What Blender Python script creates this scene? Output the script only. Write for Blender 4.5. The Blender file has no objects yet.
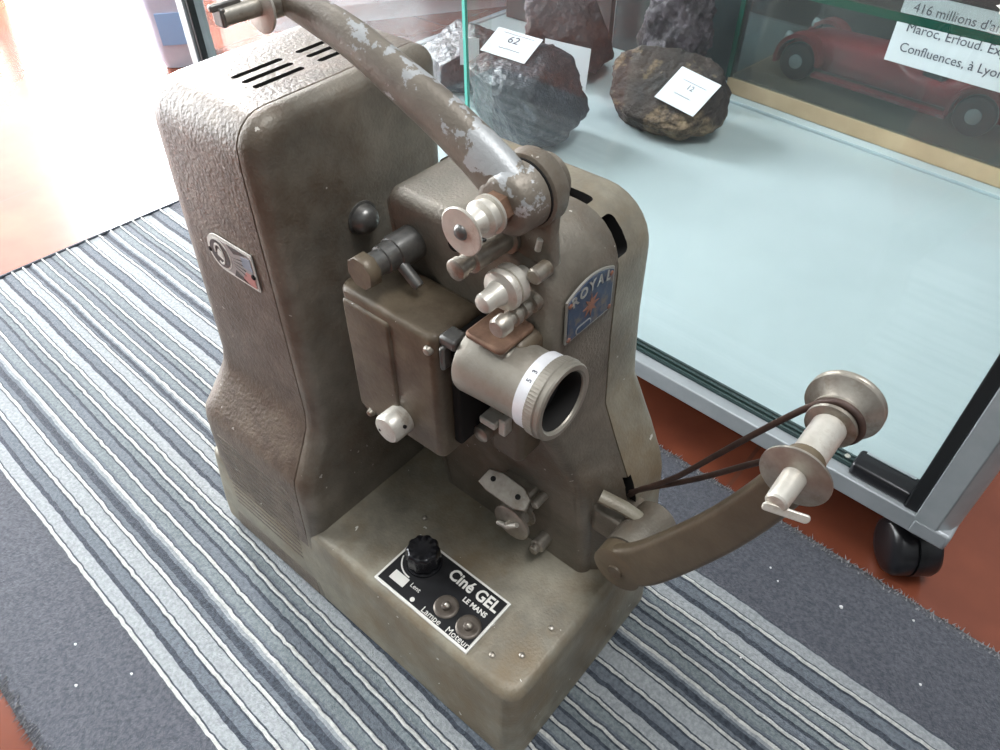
import bpy, bmesh, math, random
from mathutils import Vector, Matrix, noise
random.seed(4)
S = bpy.context.scene
COL = S.collection
ORG = {}                      # world origin of each root / part

# ------------------------------------------------------------------ materials
def srgb(r, g, b):
    def f(c):
        c /= 255.0
        return c / 12.92 if c <= .04045 else ((c + .055) / 1.055) ** 2.4
    return (f(r), f(g), f(b), 1)

def new_mat(name):
    m = bpy.data.materials.new(name); m.use_nodes = True
    nt = m.node_tree
    return m, nt, nt.nodes['Principled BSDF'], nt.nodes['Material Output']

def node(nt, kind, **kw):
    n = nt.nodes.new(kind)
    for k, v in kw.items():
        if k in n.inputs: n.inputs[k].default_value = v
        else: setattr(n, k, v)
    return n

def mottled(name, c1, c2, scale=30, rough=.5, metal=0, bump=0, bscale=300, c3=None, s3=8, lo3=.55, hi3=.7, bdist=.001, detail=5, rough2=None, coat=0, specks=0, speckcol=(.50, .47, .42, 1)):
    """two colour noise, optional third colour in patches, noise bump"""
    m, nt, P, out = new_mat(name)
    L = nt.links
    tc = node(nt, 'ShaderNodeTexCoord')
    n1 = node(nt, 'ShaderNodeTexNoise', Scale=scale, Detail=detail, Roughness=.6)
    L.new(tc.outputs['Object'], n1.inputs['Vector'])
    r = node(nt, 'ShaderNodeValToRGB')
    r.color_ramp.elements[0].position = .35; r.color_ramp.elements[0].color = c1
    r.color_ramp.elements[1].position = .65; r.color_ramp.elements[1].color = c2
    L.new(n1.outputs['Fac'], r.inputs['Fac'])
    colr = r.outputs['Color']
    if c3:
        n3 = node(nt, 'ShaderNodeTexNoise', Scale=s3, Detail=8, Roughness=.7)
        L.new(tc.outputs['Object'], n3.inputs['Vector'])
        r3 = node(nt, 'ShaderNodeValToRGB')
        r3.color_ramp.elements[0].position = lo3; r3.color_ramp.elements[0].color = (0, 0, 0, 1)
        r3.color_ramp.elements[1].position = hi3; r3.color_ramp.elements[1].color = (1, 1, 1, 1)
        L.new(n3.outputs['Fac'], r3.inputs['Fac'])
        mx = node(nt, 'ShaderNodeMix', data_type='RGBA')
        L.new(r3.outputs['Color'], mx.inputs[0]); L.new(colr, mx.inputs[6]); mx.inputs[7].default_value = c3
        colr = mx.outputs[2]
    if specks:                                # chips and dust specks of their own shape
        vo = node(nt, 'ShaderNodeTexVoronoi', Scale=specks); vo.inputs['Randomness'].default_value = 1
        nd = node(nt, 'ShaderNodeTexNoise', Scale=specks*2.5, Detail=2)
        L.new(tc.outputs['Object'], nd.inputs['Vector'])
        mv = node(nt, 'ShaderNodeMix', data_type='RGBA', blend_type='LINEAR_LIGHT'); mv.inputs[0].default_value = .004
        L.new(tc.outputs['Object'], mv.inputs[6]); L.new(nd.outputs['Color'], mv.inputs[7]); L.new(mv.outputs[2], vo.inputs['Vector'])
        sz = node(nt, 'ShaderNodeSeparateColor'); L.new(vo.outputs['Color'], sz.inputs[0])
        th = node(nt, 'ShaderNodeMapRange'); th.inputs[1].default_value = .72; th.inputs[2].default_value = 1; th.inputs[3].default_value = 0; th.inputs[4].default_value = .13
        L.new(sz.outputs[0], th.inputs[0])
        lt = node(nt, 'ShaderNodeMath', operation='LESS_THAN'); L.new(vo.outputs['Distance'], lt.inputs[0]); L.new(th.outputs[0], lt.inputs[1])
        m4 = node(nt, 'ShaderNodeMix', data_type='RGBA'); L.new(lt.outputs[0], m4.inputs[0]); L.new(colr, m4.inputs[6]); m4.inputs[7].default_value = speckcol
        colr = m4.outputs[2]
    L.new(colr, P.inputs['Base Color'])
    P.inputs['Roughness'].default_value = rough
    P.inputs['Metallic'].default_value = metal
    if coat: P.inputs['Coat Weight'].default_value = coat
    if rough2 is not None:
        mr = node(nt, 'ShaderNodeMapRange'); mr.inputs[3].default_value = rough; mr.inputs[4].default_value = rough2
        L.new(n1.outputs['Fac'], mr.inputs[0]); L.new(mr.outputs[0], P.inputs['Roughness'])
    if bump:
        nb = node(nt, 'ShaderNodeTexNoise', Scale=bscale, Detail=3, Roughness=.5)
        L.new(tc.outputs['Object'], nb.inputs['Vector'])
        b = node(nt, 'ShaderNodeBump', Strength=bump, Distance=bdist)
        L.new(nb.outputs['Fac'], b.inputs['Height']); L.new(b.outputs['Normal'], P.inputs['Normal'])
    return m

def plain(name, c, rough=.5, metal=0, spec=None):
    m, nt, P, out = new_mat(name)
    P.inputs['Base Color'].default_value = c; P.inputs['Roughness'].default_value = rough; P.inputs['Metallic'].default_value = metal
    if spec is not None: P.inputs['Specular IOR Level'].default_value = spec
    return m

def thin_glass(name, tint=(1, 1, 1, 1), ior=1.5, rough=.0, film=0.0, filmcol=(.8, .85, .9, 1)):
    """window glass: clear with fresnel reflection and a patchy film that paints in haze"""
    m, nt, P, out = new_mat(name); L = nt.links
    t = node(nt, 'ShaderNodeBsdfTransparent'); t.inputs[0].default_value = tint
    g = node(nt, 'ShaderNodeBsdfGlossy'); g.inputs['Roughness'].default_value = rough
    fr = node(nt, 'ShaderNodeFresnel', IOR=ior)
    ge = node(nt, 'ShaderNodeNewGeometry'); mi = node(nt, 'ShaderNodeMapRange')       # same reflection on leaving the pane as on entering
    mi.inputs[3].default_value = ior; mi.inputs[4].default_value = 1/ior
    L.new(ge.outputs['Backfacing'], mi.inputs[0]); L.new(mi.outputs[0], fr.inputs['IOR'])
    mx = node(nt, 'ShaderNodeMixShader')
    L.new(fr.outputs[0], mx.inputs[0]); L.new(t.outputs[0], mx.inputs[1]); L.new(g.outputs[0], mx.inputs[2])
    last = mx
    if film:
        d = node(nt, 'ShaderNodeBsdfDiffuse'); d.inputs[0].default_value = filmcol
        tc = node(nt, 'ShaderNodeTexCoord'); n = node(nt, 'ShaderNodeTexNoise', Scale=6, Detail=6)
        L.new(tc.outputs['Object'], n.inputs['Vector'])
        mr = node(nt, 'ShaderNodeMapRange'); mr.inputs[1].default_value = .35; mr.inputs[2].default_value = .75
        mr.inputs[3].default_value = film * .5; mr.inputs[4].default_value = film * 1.6
        L.new(n.outputs['Fac'], mr.inputs[0])
        m2 = node(nt, 'ShaderNodeMixShader')
        L.new(mr.outputs[0], m2.inputs[0]); L.new(mx.outputs[0], m2.inputs[1]); L.new(d.outputs[0], m2.inputs[2]); last = m2
    L.new(last.outputs[0], out.inputs['Surface'])
    return m

def emitter(name, c, s):
    m, nt, P, out = new_mat(name)
    e = node(nt, 'ShaderNodeEmission'); e.inputs[0].default_value = c; e.inputs[1].default_value = s
    nt.links.new(e.outputs[0], out.inputs['Surface'])
    return m

M = {}
M['paint'] = mottled('hammered_paint', srgb(104, 98, 88), srgb(130, 123, 111), 26, .38, .25, .5, 420, c3=srgb(96, 80, 64), s3=11, lo3=.48, hi3=.72, rough2=.55, specks=110)
M['paintside'] = mottled('hammered_brown_paint', srgb(90, 79, 69), srgb(114, 102, 89), 70, .42, .2, .5, 330, c3=srgb(80, 67, 54), s3=12, lo3=.46, hi3=.72, bdist=.0015, specks=90)
M['paintdust'] = mottled('dusty_paint', srgb(118, 112, 99), srgb(150, 144, 127), 25, .45, .15, .4, 380, c3=srgb(122, 106, 82), s3=9, lo3=.46, hi3=.66, specks=80, speckcol=(.62, .6, .54, 1))
M['paintbrown'] = mottled('brown_stained_paint', srgb(90, 79, 64), srgb(108, 96, 79), 28, .42, .15, .3, 300, c3=srgb(74, 60, 47), s3=16, lo3=.48, hi3=.68, specks=90)
M['arm'] = mottled('worn_arm_paint', srgb(112, 104, 94), srgb(130, 122, 110), 30, .45, .3, .35, 400, c3=srgb(196, 196, 196), s3=24, lo3=.575, hi3=.6)
def arm_wear():
    # bare metal where the paint has worn off along the top edge of the arm
    m = M['arm']; nt = m.node_tree; L = nt.links; P = nt.nodes['Principled BSDF']
    old = P.inputs['Base Color'].links[0].from_socket
    tc = node(nt, 'ShaderNodeTexCoord'); sp = node(nt, 'ShaderNodeSeparateXYZ'); L.new(tc.outputs['Object'], sp.inputs[0])
    def math_(op, a, b):
        q = node(nt, 'ShaderNodeMath', operation=op)
        for i, v in enumerate((a, b)):
            if isinstance(v, (int, float)): q.inputs[i].default_value = v
            else: L.new(v, q.inputs[i])
        return q.outputs[0]
    h = math_('SUBTRACT', math_('ADD', sp.outputs[2], math_('MULTIPLY', sp.outputs[0], .455)), .5548)
    mr = node(nt, 'ShaderNodeMapRange'); mr.inputs[1].default_value = -.004; mr.inputs[2].default_value = .012; mr.inputs[3].default_value = 0; mr.inputs[4].default_value = .17
    L.new(h, mr.inputs[0])
    n = node(nt, 'ShaderNodeTexNoise', Scale=26, Detail=9, Roughness=.65); L.new(tc.outputs['Object'], n.inputs['Vector'])
    sm = math_('ADD', n.outputs['Fac'], mr.outputs[0])
    st = node(nt, 'ShaderNodeMapRange'); st.inputs[1].default_value = .685; st.inputs[2].default_value = .70; L.new(sm, st.inputs[0])
    mx = node(nt, 'ShaderNodeMix', data_type='RGBA'); L.new(st.outputs[0], mx.inputs[0]); L.new(old, mx.inputs[6]); mx.inputs[7].default_value = srgb(170, 172, 172)
    L.new(mx.outputs[2], P.inputs['Base Color'])
arm_wear()
M['armlow'] = mottled('olive_arm_paint', srgb(98, 86, 68), srgb(112, 99, 80), 30, .45, .2, .3, 300)
M['metal'] = mottled('dull_metal', srgb(150, 143, 132), srgb(180, 174, 163), 60, .38, .7, .15, 500, c3=srgb(120, 106, 88), s3=40, lo3=.5, hi3=.7)
M['alu'] = mottled('pale_aluminium', srgb(194, 189, 178), srgb(218, 214, 204), 60, .4, .45, .1, 500, c3=srgb(164, 150, 132), s3=60, lo3=.52, hi3=.72)
M['brightring'] = mottled('bright_satin_ring', srgb(214, 214, 216), srgb(228, 228, 230), 60, .35, .2, .1, 500)
M['switch'] = mottled('tarnished_switch_metal', srgb(88, 80, 72), srgb(112, 103, 94), 90, .4, .4, .1, 400)
M['lens'] = mottled('lens_aluminium', srgb(146, 140, 128), srgb(165, 159, 148), 50, .42, .5, .15, 400, c3=srgb(122, 112, 96), s3=25, lo3=.5, hi3=.7)
M['darkmetal'] = mottled('blued_steel', srgb(92, 92, 90), srgb(128, 126, 122), 60, .32, .6, .1, 400)
M['rust'] = mottled('rusty_copper_metal', srgb(108, 82, 66), srgb(142, 112, 92), 90, .5, .5, .2, 500)
M['black'] = mottled('black_bakelite', srgb(14, 14, 16), srgb(28, 28, 32), 90, .25, 0, .1, 300)
M['hole'] = plain('dark_recess', srgb(18, 16, 14), .9)  # near-black colour, mostly shade painted into holes and slots
M['lensglass'] = mottled('mottled_lens_glass', srgb(36, 38, 42), srgb(62, 64, 68), 160, .4)  # dark grey glass colour with fine mottling
M['lensglass'].node_tree.nodes['Principled BSDF'].inputs['Specular IOR Level'].default_value = .15
M['lensglass'].node_tree.nodes['Principled BSDF'].inputs['Roughness'].default_value = .6
M['plateblack'] = mottled('black_enamel', srgb(18, 18, 20), srgb(30, 30, 32), 80, .4)
M['white'] = plain('white_enamel', srgb(225, 222, 214), .5)
M['blueplate'] = mottled('blue_enamel', srgb(36, 54, 82), srgb(60, 80, 106), 120, .4, .2, c3=srgb(112, 98, 88), s3=60, lo3=.54, hi3=.64)
M['platesilver'] = plain('worn_silver_trim', srgb(175, 172, 165), .35, .6)
M['orange'] = mottled('orange_brown_mark', srgb(150, 95, 66), srgb(120, 90, 80), 200, .5)
M['red'] = plain('faded_red', srgb(188, 128, 120), .5)
M['blue'] = plain('faded_blue', srgb(140, 146, 158), .5)
M['emblemdark'] = plain('emblem_grey', srgb(78, 72, 70), .5)
M['emblemlight'] = plain('emblem_light_grey', srgb(160, 152, 148), .5)
M['belt'] = mottled('brown_leather_belt', srgb(60, 44, 38), srgb(80, 60, 50), 80, .6)
M['cardpaper'] = plain('white_card_paper', srgb(205, 209, 212), .7)
M['palestrip'] = plain('pale_glass_foot', srgb(176, 190, 194), .25)
M['ink'] = plain('grey_ink', srgb(80, 82, 92), .7)
M['rockdark'] = mottled('dark_blue_grey_rock', srgb(24, 27, 31), srgb(48, 53, 59), 14, .5, 0, .8, 60, c3=srgb(84, 92, 102), s3=26, lo3=.58, hi3=.78, bdist=.01)
M['rockbrown'] = mottled('brown_crusted_rock', srgb(26, 21, 18), srgb(54, 40, 31), 16, .8, 0, .9, 60, c3=srgb(152, 128, 98), s3=11, lo3=.52, hi3=.68, bdist=.01)
M['rockmaroon'] = mottled('maroon_rock', srgb(24, 17, 18), srgb(44, 32, 34), 14, .7, 0, .8, 50, c3=srgb(70, 62, 68), s3=14, lo3=.55, hi3=.7, bdist=.01)
M['rockcrystal'] = mottled('purple_grey_crystal', srgb(44, 38, 43), srgb(82, 73, 80), 30, .6, 0, .9, 60, bdist=.01)
M['rockpale'] = mottled('pale_pink_mineral', srgb(220, 200, 195), srgb(240, 235, 232), 20, .5, 0, .5, 60)
M['shelf'] = mottled('pale_cool_laminate', srgb(166, 179, 181), srgb(173, 186, 188), 6, .3)
M['alurail'] = mottled('brushed_aluminium_rail', srgb(160, 166, 169), srgb(174, 179, 182), 20, .4, .35)
M['post'] = mottled('silver_grey_post', srgb(158, 166, 168), srgb(174, 180, 182), 20, .4, .3)
M['seal'] = plain('black_rubber_seal', srgb(16, 18, 20), .35)
M['track'] = plain('dark_green_track', srgb(52, 72, 70), .25, .2)
M['blackplastic'] = plain('black_plastic', srgb(24, 24, 27), .3)
M['wood'] = mottled('pale_wood', srgb(176, 150, 118), srgb(196, 170, 136), 10, .5)
M['woodbrown'] = mottled('brown_wood_floor', srgb(104, 92, 80), srgb(120, 108, 92), 10, .5)
M['carred'] = plain('dark_red_car_paint', srgb(140, 34, 40), .3)
M['darkpanel'] = mottled('dark_green_grey_panel', srgb(44, 54, 56), srgb(60, 72, 74), 3, .3)
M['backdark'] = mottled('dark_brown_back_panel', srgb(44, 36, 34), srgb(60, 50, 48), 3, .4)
M['wall'] = mottled('pale_lavender_wall', srgb(214, 210, 214), srgb(224, 220, 222), 2, .8)
M['glass'] = thin_glass('cabinet_glass', (.97, 1, .99, 1), film=.012)
M['sideglass'] = thin_glass('side_glass', (.97, .98, 1, 1), film=.05)  # stronger film paints in the pale haze at the left end
M['boxglass'] = thin_glass('box_glass', (.72, .77, .77, 1), film=.06, filmcol=(.30, .34, .34, 1))  # tint and grey film paint in the dim haze over the car
M['teal'] = plain('teal_glass_edge', srgb(104, 205, 190), .2)
M['greenedge'] = plain('dark_green_glass_edge', srgb(14, 66, 54), .15)
M['tub'] = mottled('milky_plastic', srgb(180, 190, 208), srgb(206, 212, 224), 8, .4)
M['tubblue'] = plain('pale_blue_label', srgb(140, 176, 214), .5)
M['crumb'] = plain('white_crumb', srgb(225, 225, 225), .8)
M['daylight'] = emitter('daylight_glass', (.98, .985, 1, 1), 75)
M['glare_glow'] = emitter('added_floor_glare_glow', (1, .95, .9, 1), 5.5)  # weak glow for the added pane, set to soften the floor glare
M['daylight2'] = emitter('curtained_daylight_glass', (.92, .965, 1, 1), 17)

def carpet(name, c1, c2, bump=.9):
    m = mottled(name, c1, c2, 260, .95, 0, bump, 700, detail=3, bdist=.002)
    m.node_tree.nodes['Principled BSDF'].inputs['Specular IOR Level'].default_value = .15
    P = m.node_tree.nodes['Principled BSDF']
    P.inputs['Sheen Weight'].default_value = .25
    return m
M['rugdark'] = carpet('rug_charcoal', srgb(66, 69, 76), srgb(90, 92, 100))
M['rugline'] = carpet('rug_white_line', srgb(172, 174, 171), srgb(204, 204, 199))
M['rugmid'] = carpet('rug_blue_grey', srgb(98, 106, 110), srgb(126, 134, 136))
M['rugmid2'] = carpet('rug_slate', srgb(84, 90, 98), srgb(108, 115, 122))
M['ruglight'] = carpet('rug_light_grey', srgb(130, 135, 138), srgb(158, 162, 164))
M['ruggroove'] = carpet('rug_dark_groove', srgb(46, 52, 60), srgb(72, 78, 87))
M['rugbind'] = carpet('rug_binding', srgb(124, 126, 130), srgb(158, 158, 160))

# tile floor: terracotta tiles with faint joints, glossy
def floor_mat():
    m, nt, P, out = new_mat('terracotta_tiles'); L = nt.links
    tc = node(nt, 'ShaderNodeTexCoord')
    n1 = node(nt, 'ShaderNodeTexNoise', Scale=5, Detail=6)
    L.new(tc.outputs['Object'], n1.inputs['Vector'])
    r = node(nt, 'ShaderNodeValToRGB')
    r.color_ramp.elements[0].position = .35; r.color_ramp.elements[0].color = srgb(98, 52, 38)
    r.color_ramp.elements[1].position = .68; r.color_ramp.elements[1].color = srgb(136, 74, 52)
    L.new(n1.outputs['Fac'], r.inputs['Fac'])
    bk = node(nt, 'ShaderNodeTexBrick')
    bk.offset = 0; bk.inputs['Scale'].default_value = 1; bk.inputs['Brick Width'].default_value = .33; bk.inputs['Row Height'].default_value = .33
    bk.inputs['Mortar Size'].default_value = .003; bk.inputs['Mortar Smooth'].default_value = .3
    L.new(tc.outputs['Object'], bk.inputs['Vector'])
    mx = node(nt, 'ShaderNodeMix', data_type='RGBA')
    L.new(bk.outputs['Fac'], mx.inputs[0]); L.new(r.outputs['Color'], mx.inputs[6]); mx.inputs[7].default_value = srgb(98, 60, 46)
    L.new(mx.outputs[2], P.inputs['Base Color'])
    P.inputs['Roughness'].default_value = .2
    n2 = node(nt, 'ShaderNodeTexNoise', Scale=14, Detail=3)
    L.new(tc.outputs['Object'], n2.inputs['Vector'])
    b = node(nt, 'ShaderNodeBump', Strength=.1, Distance=.002)
    L.new(n2.outputs['Fac'], b.inputs['Height']); L.new(b.outputs['Normal'], P.inputs['Normal'])
    return m
M['floor'] = floor_mat()

# ------------------------------------------------------------------ object helpers
def finish(me, sharp=38, smooth=True):
    bm = bmesh.new(); bm.from_mesh(me)
    bmesh.ops.remove_doubles(bm, verts=bm.verts, dist=1e-7)
    bmesh.ops.recalc_face_normals(bm, faces=bm.faces)
    if smooth:
        for f in bm.faces: f.smooth = True
        for e in bm.edges:
            if len(e.link_faces) == 2 and e.calc_face_angle(0) > math.radians(sharp): e.smooth = False
    bm.to_mesh(me); bm.free()

def obj(name, verts, faces, mat, parent=None, loc=(0, 0, 0), bevel=0, seg=2, sharp=38, mats=None, fm=None):
    org = ORG[parent] if parent else Vector(loc)
    me = bpy.data.meshes.new(name)
    me.from_pydata([tuple(Vector(v) - org) for v in verts], [], faces)
    for m in (mats or [mat]): me.materials.append(m)
    if fm:
        for p, i in zip(me.polygons, fm): p.material_index = i
    finish(me, sharp)
    o = bpy.data.objects.new(name, me); COL.objects.link(o)
    if parent: o.parent = parent
    else: o.location = loc
    ORG[o] = org
    if bevel:
        b = o.modifiers.new('bevel', 'BEVEL'); b.width = bevel; b.segments = seg; b.limit_method = 'ANGLE'; b.angle_limit = math.radians(35)
        b.harden_normals = False
    return o

def tag(o, label=None, cat=None, group=None, kind=None):
    if label: o['label'] = label
    if cat: o['category'] = cat
    if group: o['group'] = group
    if kind: o['kind'] = kind
    return o

def thing(name, loc, label, cat, group=None):
    o = bpy.data.objects.new(name, None); COL.objects.link(o); o.location = loc
    o.empty_display_size = .02
    ORG[o] = Vector(loc)
    return tag(o, label, cat, group)

def loft_data(secs, cap=True):
    n = len(secs[0]); V = [p for s in secs for p in s]; F = []
    for k in range(len(secs) - 1):
        for i in range(n):
            j = (i + 1) % n
            F.append((k*n+i, k*n+j, (k+1)*n+j, (k+1)*n+i))
    if cap: F.append(tuple(range(n))[::-1]); F.append(tuple(range((len(secs)-1)*n, len(secs)*n)))
    return V, F

def join(parts):
    V, F = [], []
    for v, f in parts:
        o = len(V); V += list(v); F += [tuple(i+o for i in q) for q in f]
    return V, F

def boxd(x0, x1, y0, y1, z0, z1, T=None):
    V = [(x, y, z) for z in (z0, z1) for y in (y0, y1) for x in (x0, x1)]
    if T: V = [T(*v) for v in V]
    F = [(0, 2, 3, 1), (4, 5, 7, 6), (0, 1, 5, 4), (2, 6, 7, 3), (0, 4, 6, 2), (1, 3, 7, 5)]
    return V, F

def rrect(x0, x1, y0, y1, r, n=5):
    if not isinstance(r, (tuple, list)): r = (r,)*4
    P = []
    for k, (cx, cy, a) in enumerate(((x1, y0, -90), (x1, y1, 0), (x0, y1, 90), (x0, y0, 180))):
        q = r[k]
        sx = -1 if cx == x1 else 1; sy = -1 if cy == y1 else 1
        for i in range(n+1):
            t = math.radians(a + 90*i/n)
            P.append((cx + sx*q + q*math.cos(t), cy + sy*q + q*math.sin(t)))
    return P

def inset(poly, d):
    """move each point of a closed polygon inwards"""
    if d == 0: return list(poly)
    n = len(poly); A = sum(poly[i][0]*poly[(i+1) % n][1] - poly[(i+1) % n][0]*poly[i][1] for i in range(n))
    s = 1 if A > 0 else -1
    out = []
    for i in range(n):
        p0, p1, p2 = Vector(poly[i-1]), Vector(poly[i]), Vector(poly[(i+1) % n])
        a = p1-p0; b = p2-p1
        if a.length < 1e-9: a = b
        if b.length < 1e-9: b = a
        a.normalize(); b.normalize()
        na = Vector((-a.y, a.x))*s; nb = Vector((-b.y, b.x))*s
        m = na+nb
        if m.length < 1e-6: m = na
        m.normalize(); k = min(1/max(m.dot(na), .4), 1.6)
        q = p1 + m*d*k
        out.append((q.x, q.y))
    return out

def fil(lo, hi, rlo, rhi, n=5):
    """(position, inset) pairs for filleted extrusion"""
    L = []
    if rlo:
        for i in range(n): t = math.pi/2*i/n; L.append((lo + rlo*(1-math.sin(t)) - 0, rlo*(1-math.cos(math.pi/2-t))))
        L = [(lo + rlo*(1-math.cos(math.pi/2*i/n)), rlo*(1-math.sin(math.pi/2*i/n))) for i in range(n)]
        L.append((lo+rlo, 0))
    else: L.append((lo, 0))
    if rhi:
        L += [(hi - rhi*(1-math.sin(math.pi/2*i/n)), rhi*(1-math.cos(math.pi/2*i/n))) for i in range(n+1)]
    else: L.append((hi, 0))
    return L

def rr_in(x0, x1, y0, y1, r, d, n=5):
    r = r if isinstance(r, (tuple, list)) else (r,)*4
    return rrect(x0+d, x1-d, y0+d, y1-d, tuple(max(q-d, .0006) for q in r), n)

def basis(d):
    d = Vector(d).normalized()
    a = Vector((0, 0, 1)) if abs(d.z) < .9 else Vector((1, 0, 0))
    u = d.cross(a).normalized(); v = d.cross(u).normalized()
    return d, u, v

def lathed(A, d, prof, seg=28, ph=0, poly=None):
    """prof: (distance along d from A, radius)"""
    d, u, v = basis(d); A = Vector(A)
    secs = []
    for t, r in prof:
        secs.append([A + d*t + (u*math.cos(2*math.pi*i/seg+ph) + v*math.sin(2*math.pi*i/seg+ph))*max(r, 1e-4) for i in range(seg)])
    return loft_data(secs)

def lathe(name, A, d, prof, mat, parent=None, seg=28, loc=(0, 0, 0), sharp=38, bevel=0, ph=0):
    V, F = lathed(A, d, prof, seg, ph)
    return obj(name, V, F, mat, parent, loc, sharp=sharp, bevel=bevel)

def tubed(pts, rad, seg=12, up=(0, 1, 0), squash=1.0, cap=True):
    """tube along pts; rad = number or list; squash scales the thickness along 'up'"""
    pts = [Vector(p) for p in pts]; n = len(pts); secs = []
    up = Vector(up)
    for i, p in enumerate(pts):
        t = (pts[min(i+1, n-1)] - pts[max(i-1, 0)]).normalized()
        w = up.cross(t)
        if w.length < 1e-4: w = Vector((1, 0, 0)).cross(t)
        w.normalize(); b = t.cross(w).normalized()
        r = rad[i] if isinstance(rad, (list, tuple)) else rad
        sq = squash[i] if isinstance(squash, (list, tuple)) else squash
        secs.append([p + w*math.cos(2*math.pi*k/seg)*r + b*math.sin(2*math.pi*k/seg)*r*sq for k in range(seg)])
    return loft_data(secs, cap)

def spline(P, n=8):
    """Catmull-Rom through P (tuples of any length)"""
    out = []
    for i in range(len(P)-1):
        p0, p1, p2, p3 = P[max(i-1, 0)], P[i], P[i+1], P[min(i+2, len(P)-1)]
        for k in range(n):
            t = k/n
            out.append(tuple(.5*((2*b) + (-a+c)*t + (2*a-5*b+4*c-d)*t*t + (-a+3*b-3*c+d)*t**3) for a, b, c, d in zip(p0, p1, p2, p3)))
    out.append(tuple(P[-1])); return out

def lerp_tab(tab, z):
    if z <= tab[0][0]: return tab[0][1]
    for (a, b), (c, d) in zip(tab, tab[1:]):
        if z <= c: return b + (d-b)*(z-a)/(c-a)
    return tab[-1][1]

def cut(o, parts, dark=False):
    """subtract closed meshes (world coordinates) from o for good"""
    V, F = join(parts)
    me = bpy.data.meshes.new('c'); me.from_pydata([tuple(Vector(v)-ORG[o]) for v in V], [], F); finish(me, smooth=False)
    c = bpy.data.objects.new('c', me); COL.objects.link(c)
    if o.parent: c.parent = o.parent
    if dark:
        me.materials.append(M['hole'])  # cut walls coloured near black in place of shade
    md = o.modifiers.new('b', 'BOOLEAN')
    if dark: md.material_mode = 'TRANSFER'; md.operation = 'DIFFERENCE'; md.solver = 'EXACT'; md.object = c
    bpy.context.view_layer.update()
    dg = bpy.context.evaluated_depsgraph_get()
    nm = bpy.data.meshes.new_from_object(o.evaluated_get(dg))
    o.modifiers.remove(md); o.data = nm
    bpy.data.objects.remove(c); finish(nm)

def text(name, s, size, pos, right, up, mat, parent, ext=.0004, align='LEFT', bold=0, sx=1, shear=0, maxw=None):
    cu = bpy.data.curves.new(name, 'FONT'); cu.body = s; cu.size = size; cu.extrude = ext; cu.offset = bold
    cu.align_x = align; cu.shear = shear; cu.resolution_u = 3
    t = bpy.data.objects.new('tmp', cu); COL.objects.link(t)
    bpy.context.view_layer.update()
    me = bpy.data.meshes.new_from_object(t.evaluated_get(bpy.context.evaluated_depsgraph_get()))
    bpy.data.objects.remove(t)
    r = Vector(right).normalized(); u = Vector(up); u = (u - r*u.dot(r)).normalized(); n = r.cross(u)
    Mx = Matrix((r*sx, u, n)).transposed()
    org = ORG[parent]
    for v in me.vertices: v.co = Mx @ v.co + Vector(pos) - org
    me.materials.clear(); me.materials.append(mat); me.name = name
    o = bpy.data.objects.new(name, me); COL.objects.link(o); o.parent = parent; ORG[o] = org
    return o

def prism(poly, pos, right, up, depth):
    """flat polygon (2D) lying at pos spanned by right/up, thickness along the normal"""
    r = Vector(right).normalized(); u = Vector(up).normalized(); n = r.cross(u); p0 = Vector(pos)
    return loft_data([[p0 + r*a + u*b + n*d for a, b in poly] for d in (0, depth)])

# ------------------------------------------------------------------ camera
C0 = Vector((0.14300, -0.18565, 0.7))
cam = bpy.data.cameras.new('camera'); co = bpy.data.objects.new('camera', cam); COL.objects.link(co)
p = math.radians(43.9); ax = math.radians(180-49.8)
X2 = (math.sin(ax), math.cos(ax)); Y2 = (math.sin(ax-math.pi/2), math.cos(ax-math.pi/2))
Rr = Vector((X2[0], Y2[0], 0)); Fw = Vector((X2[1], Y2[1], 0)); Up = Vector((0, 0, 1))
look = Fw*math.cos(p) - Up*math.sin(p); up = Fw*math.sin(p) + Up*math.cos(p)
co.matrix_world = Matrix.Translation(C0) @ Matrix((Rr, up, -look)).transposed().to_4x4()
cam.sensor_width = 36; cam.lens = 36*.74; cam.clip_start = .02
S.camera = co

# ------------------------------------------------------------------ film projector
PR = thing('film_projector', (-.21, .11, 0), 'old grey-brown metal film projector standing on the striped rug', 'film projector')

# base casting
zs = [(-.0, 0.0, .0), (.094, .005, 0)]
secs = []
for z, e, r in [(0, 0, 0), (.03, .001, 0), (.098, .0058, 0)] + [(.098+.010*math.sin(math.pi/2*i/5), .0058+.010*(1-math.cos(math.pi/2*i/5)), 0) for i in range(1, 6)]:
    secs.append([(x, y, z) for x, y in rrect(-.428+e, .002-e*.8, -.002+e, .223-e, .017)])
V, F = loft_data(secs)
base = obj('base', V, F, M['paintdust'], PR)
F0 = [(-.424, -.004, .006, .215)]
V, F = boxd(-.42, -.008, .008, .212, -.0, .003)
# lamp house: outline in YZ lofted along X
def lh_outline():
    P = [(-.0028, .0008), (.0020, .07), (.0045, .12), (.0068, .162), (.0092, .173), (.016, .184), (.030, .207), (.0365, .219), (.039, .235), (.0395, .465)]
    for i in range(1, 7):
        t = math.pi/2*i/6; P.append((.0395+.026*(1-math.cos(t)), .472+.026*math.sin(t)))
    for i in range(0, 7):
        t = math.pi/2*i/6; P.append((.1955+.0145*math.sin(t), .4865+.0145*math.cos(t)))
    P += [(.2095, .24), (.211, .222), (.215, .185), (.2165, .165), (.2185, .12), (.2205, .07), (.2245, .0008)]
    return P
OUT = lh_outline()
xr_t = [(0, -.4295), (.09, -.4255), (.165, -.4265), (.21, -.416), (.23, -.412), (.46, -.395), (.5, -.386)]
xf_t = [(0, -.2405), (.09, -.2425), (.165, -.245), (.22, -.250), (.5, -.2495)]
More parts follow.
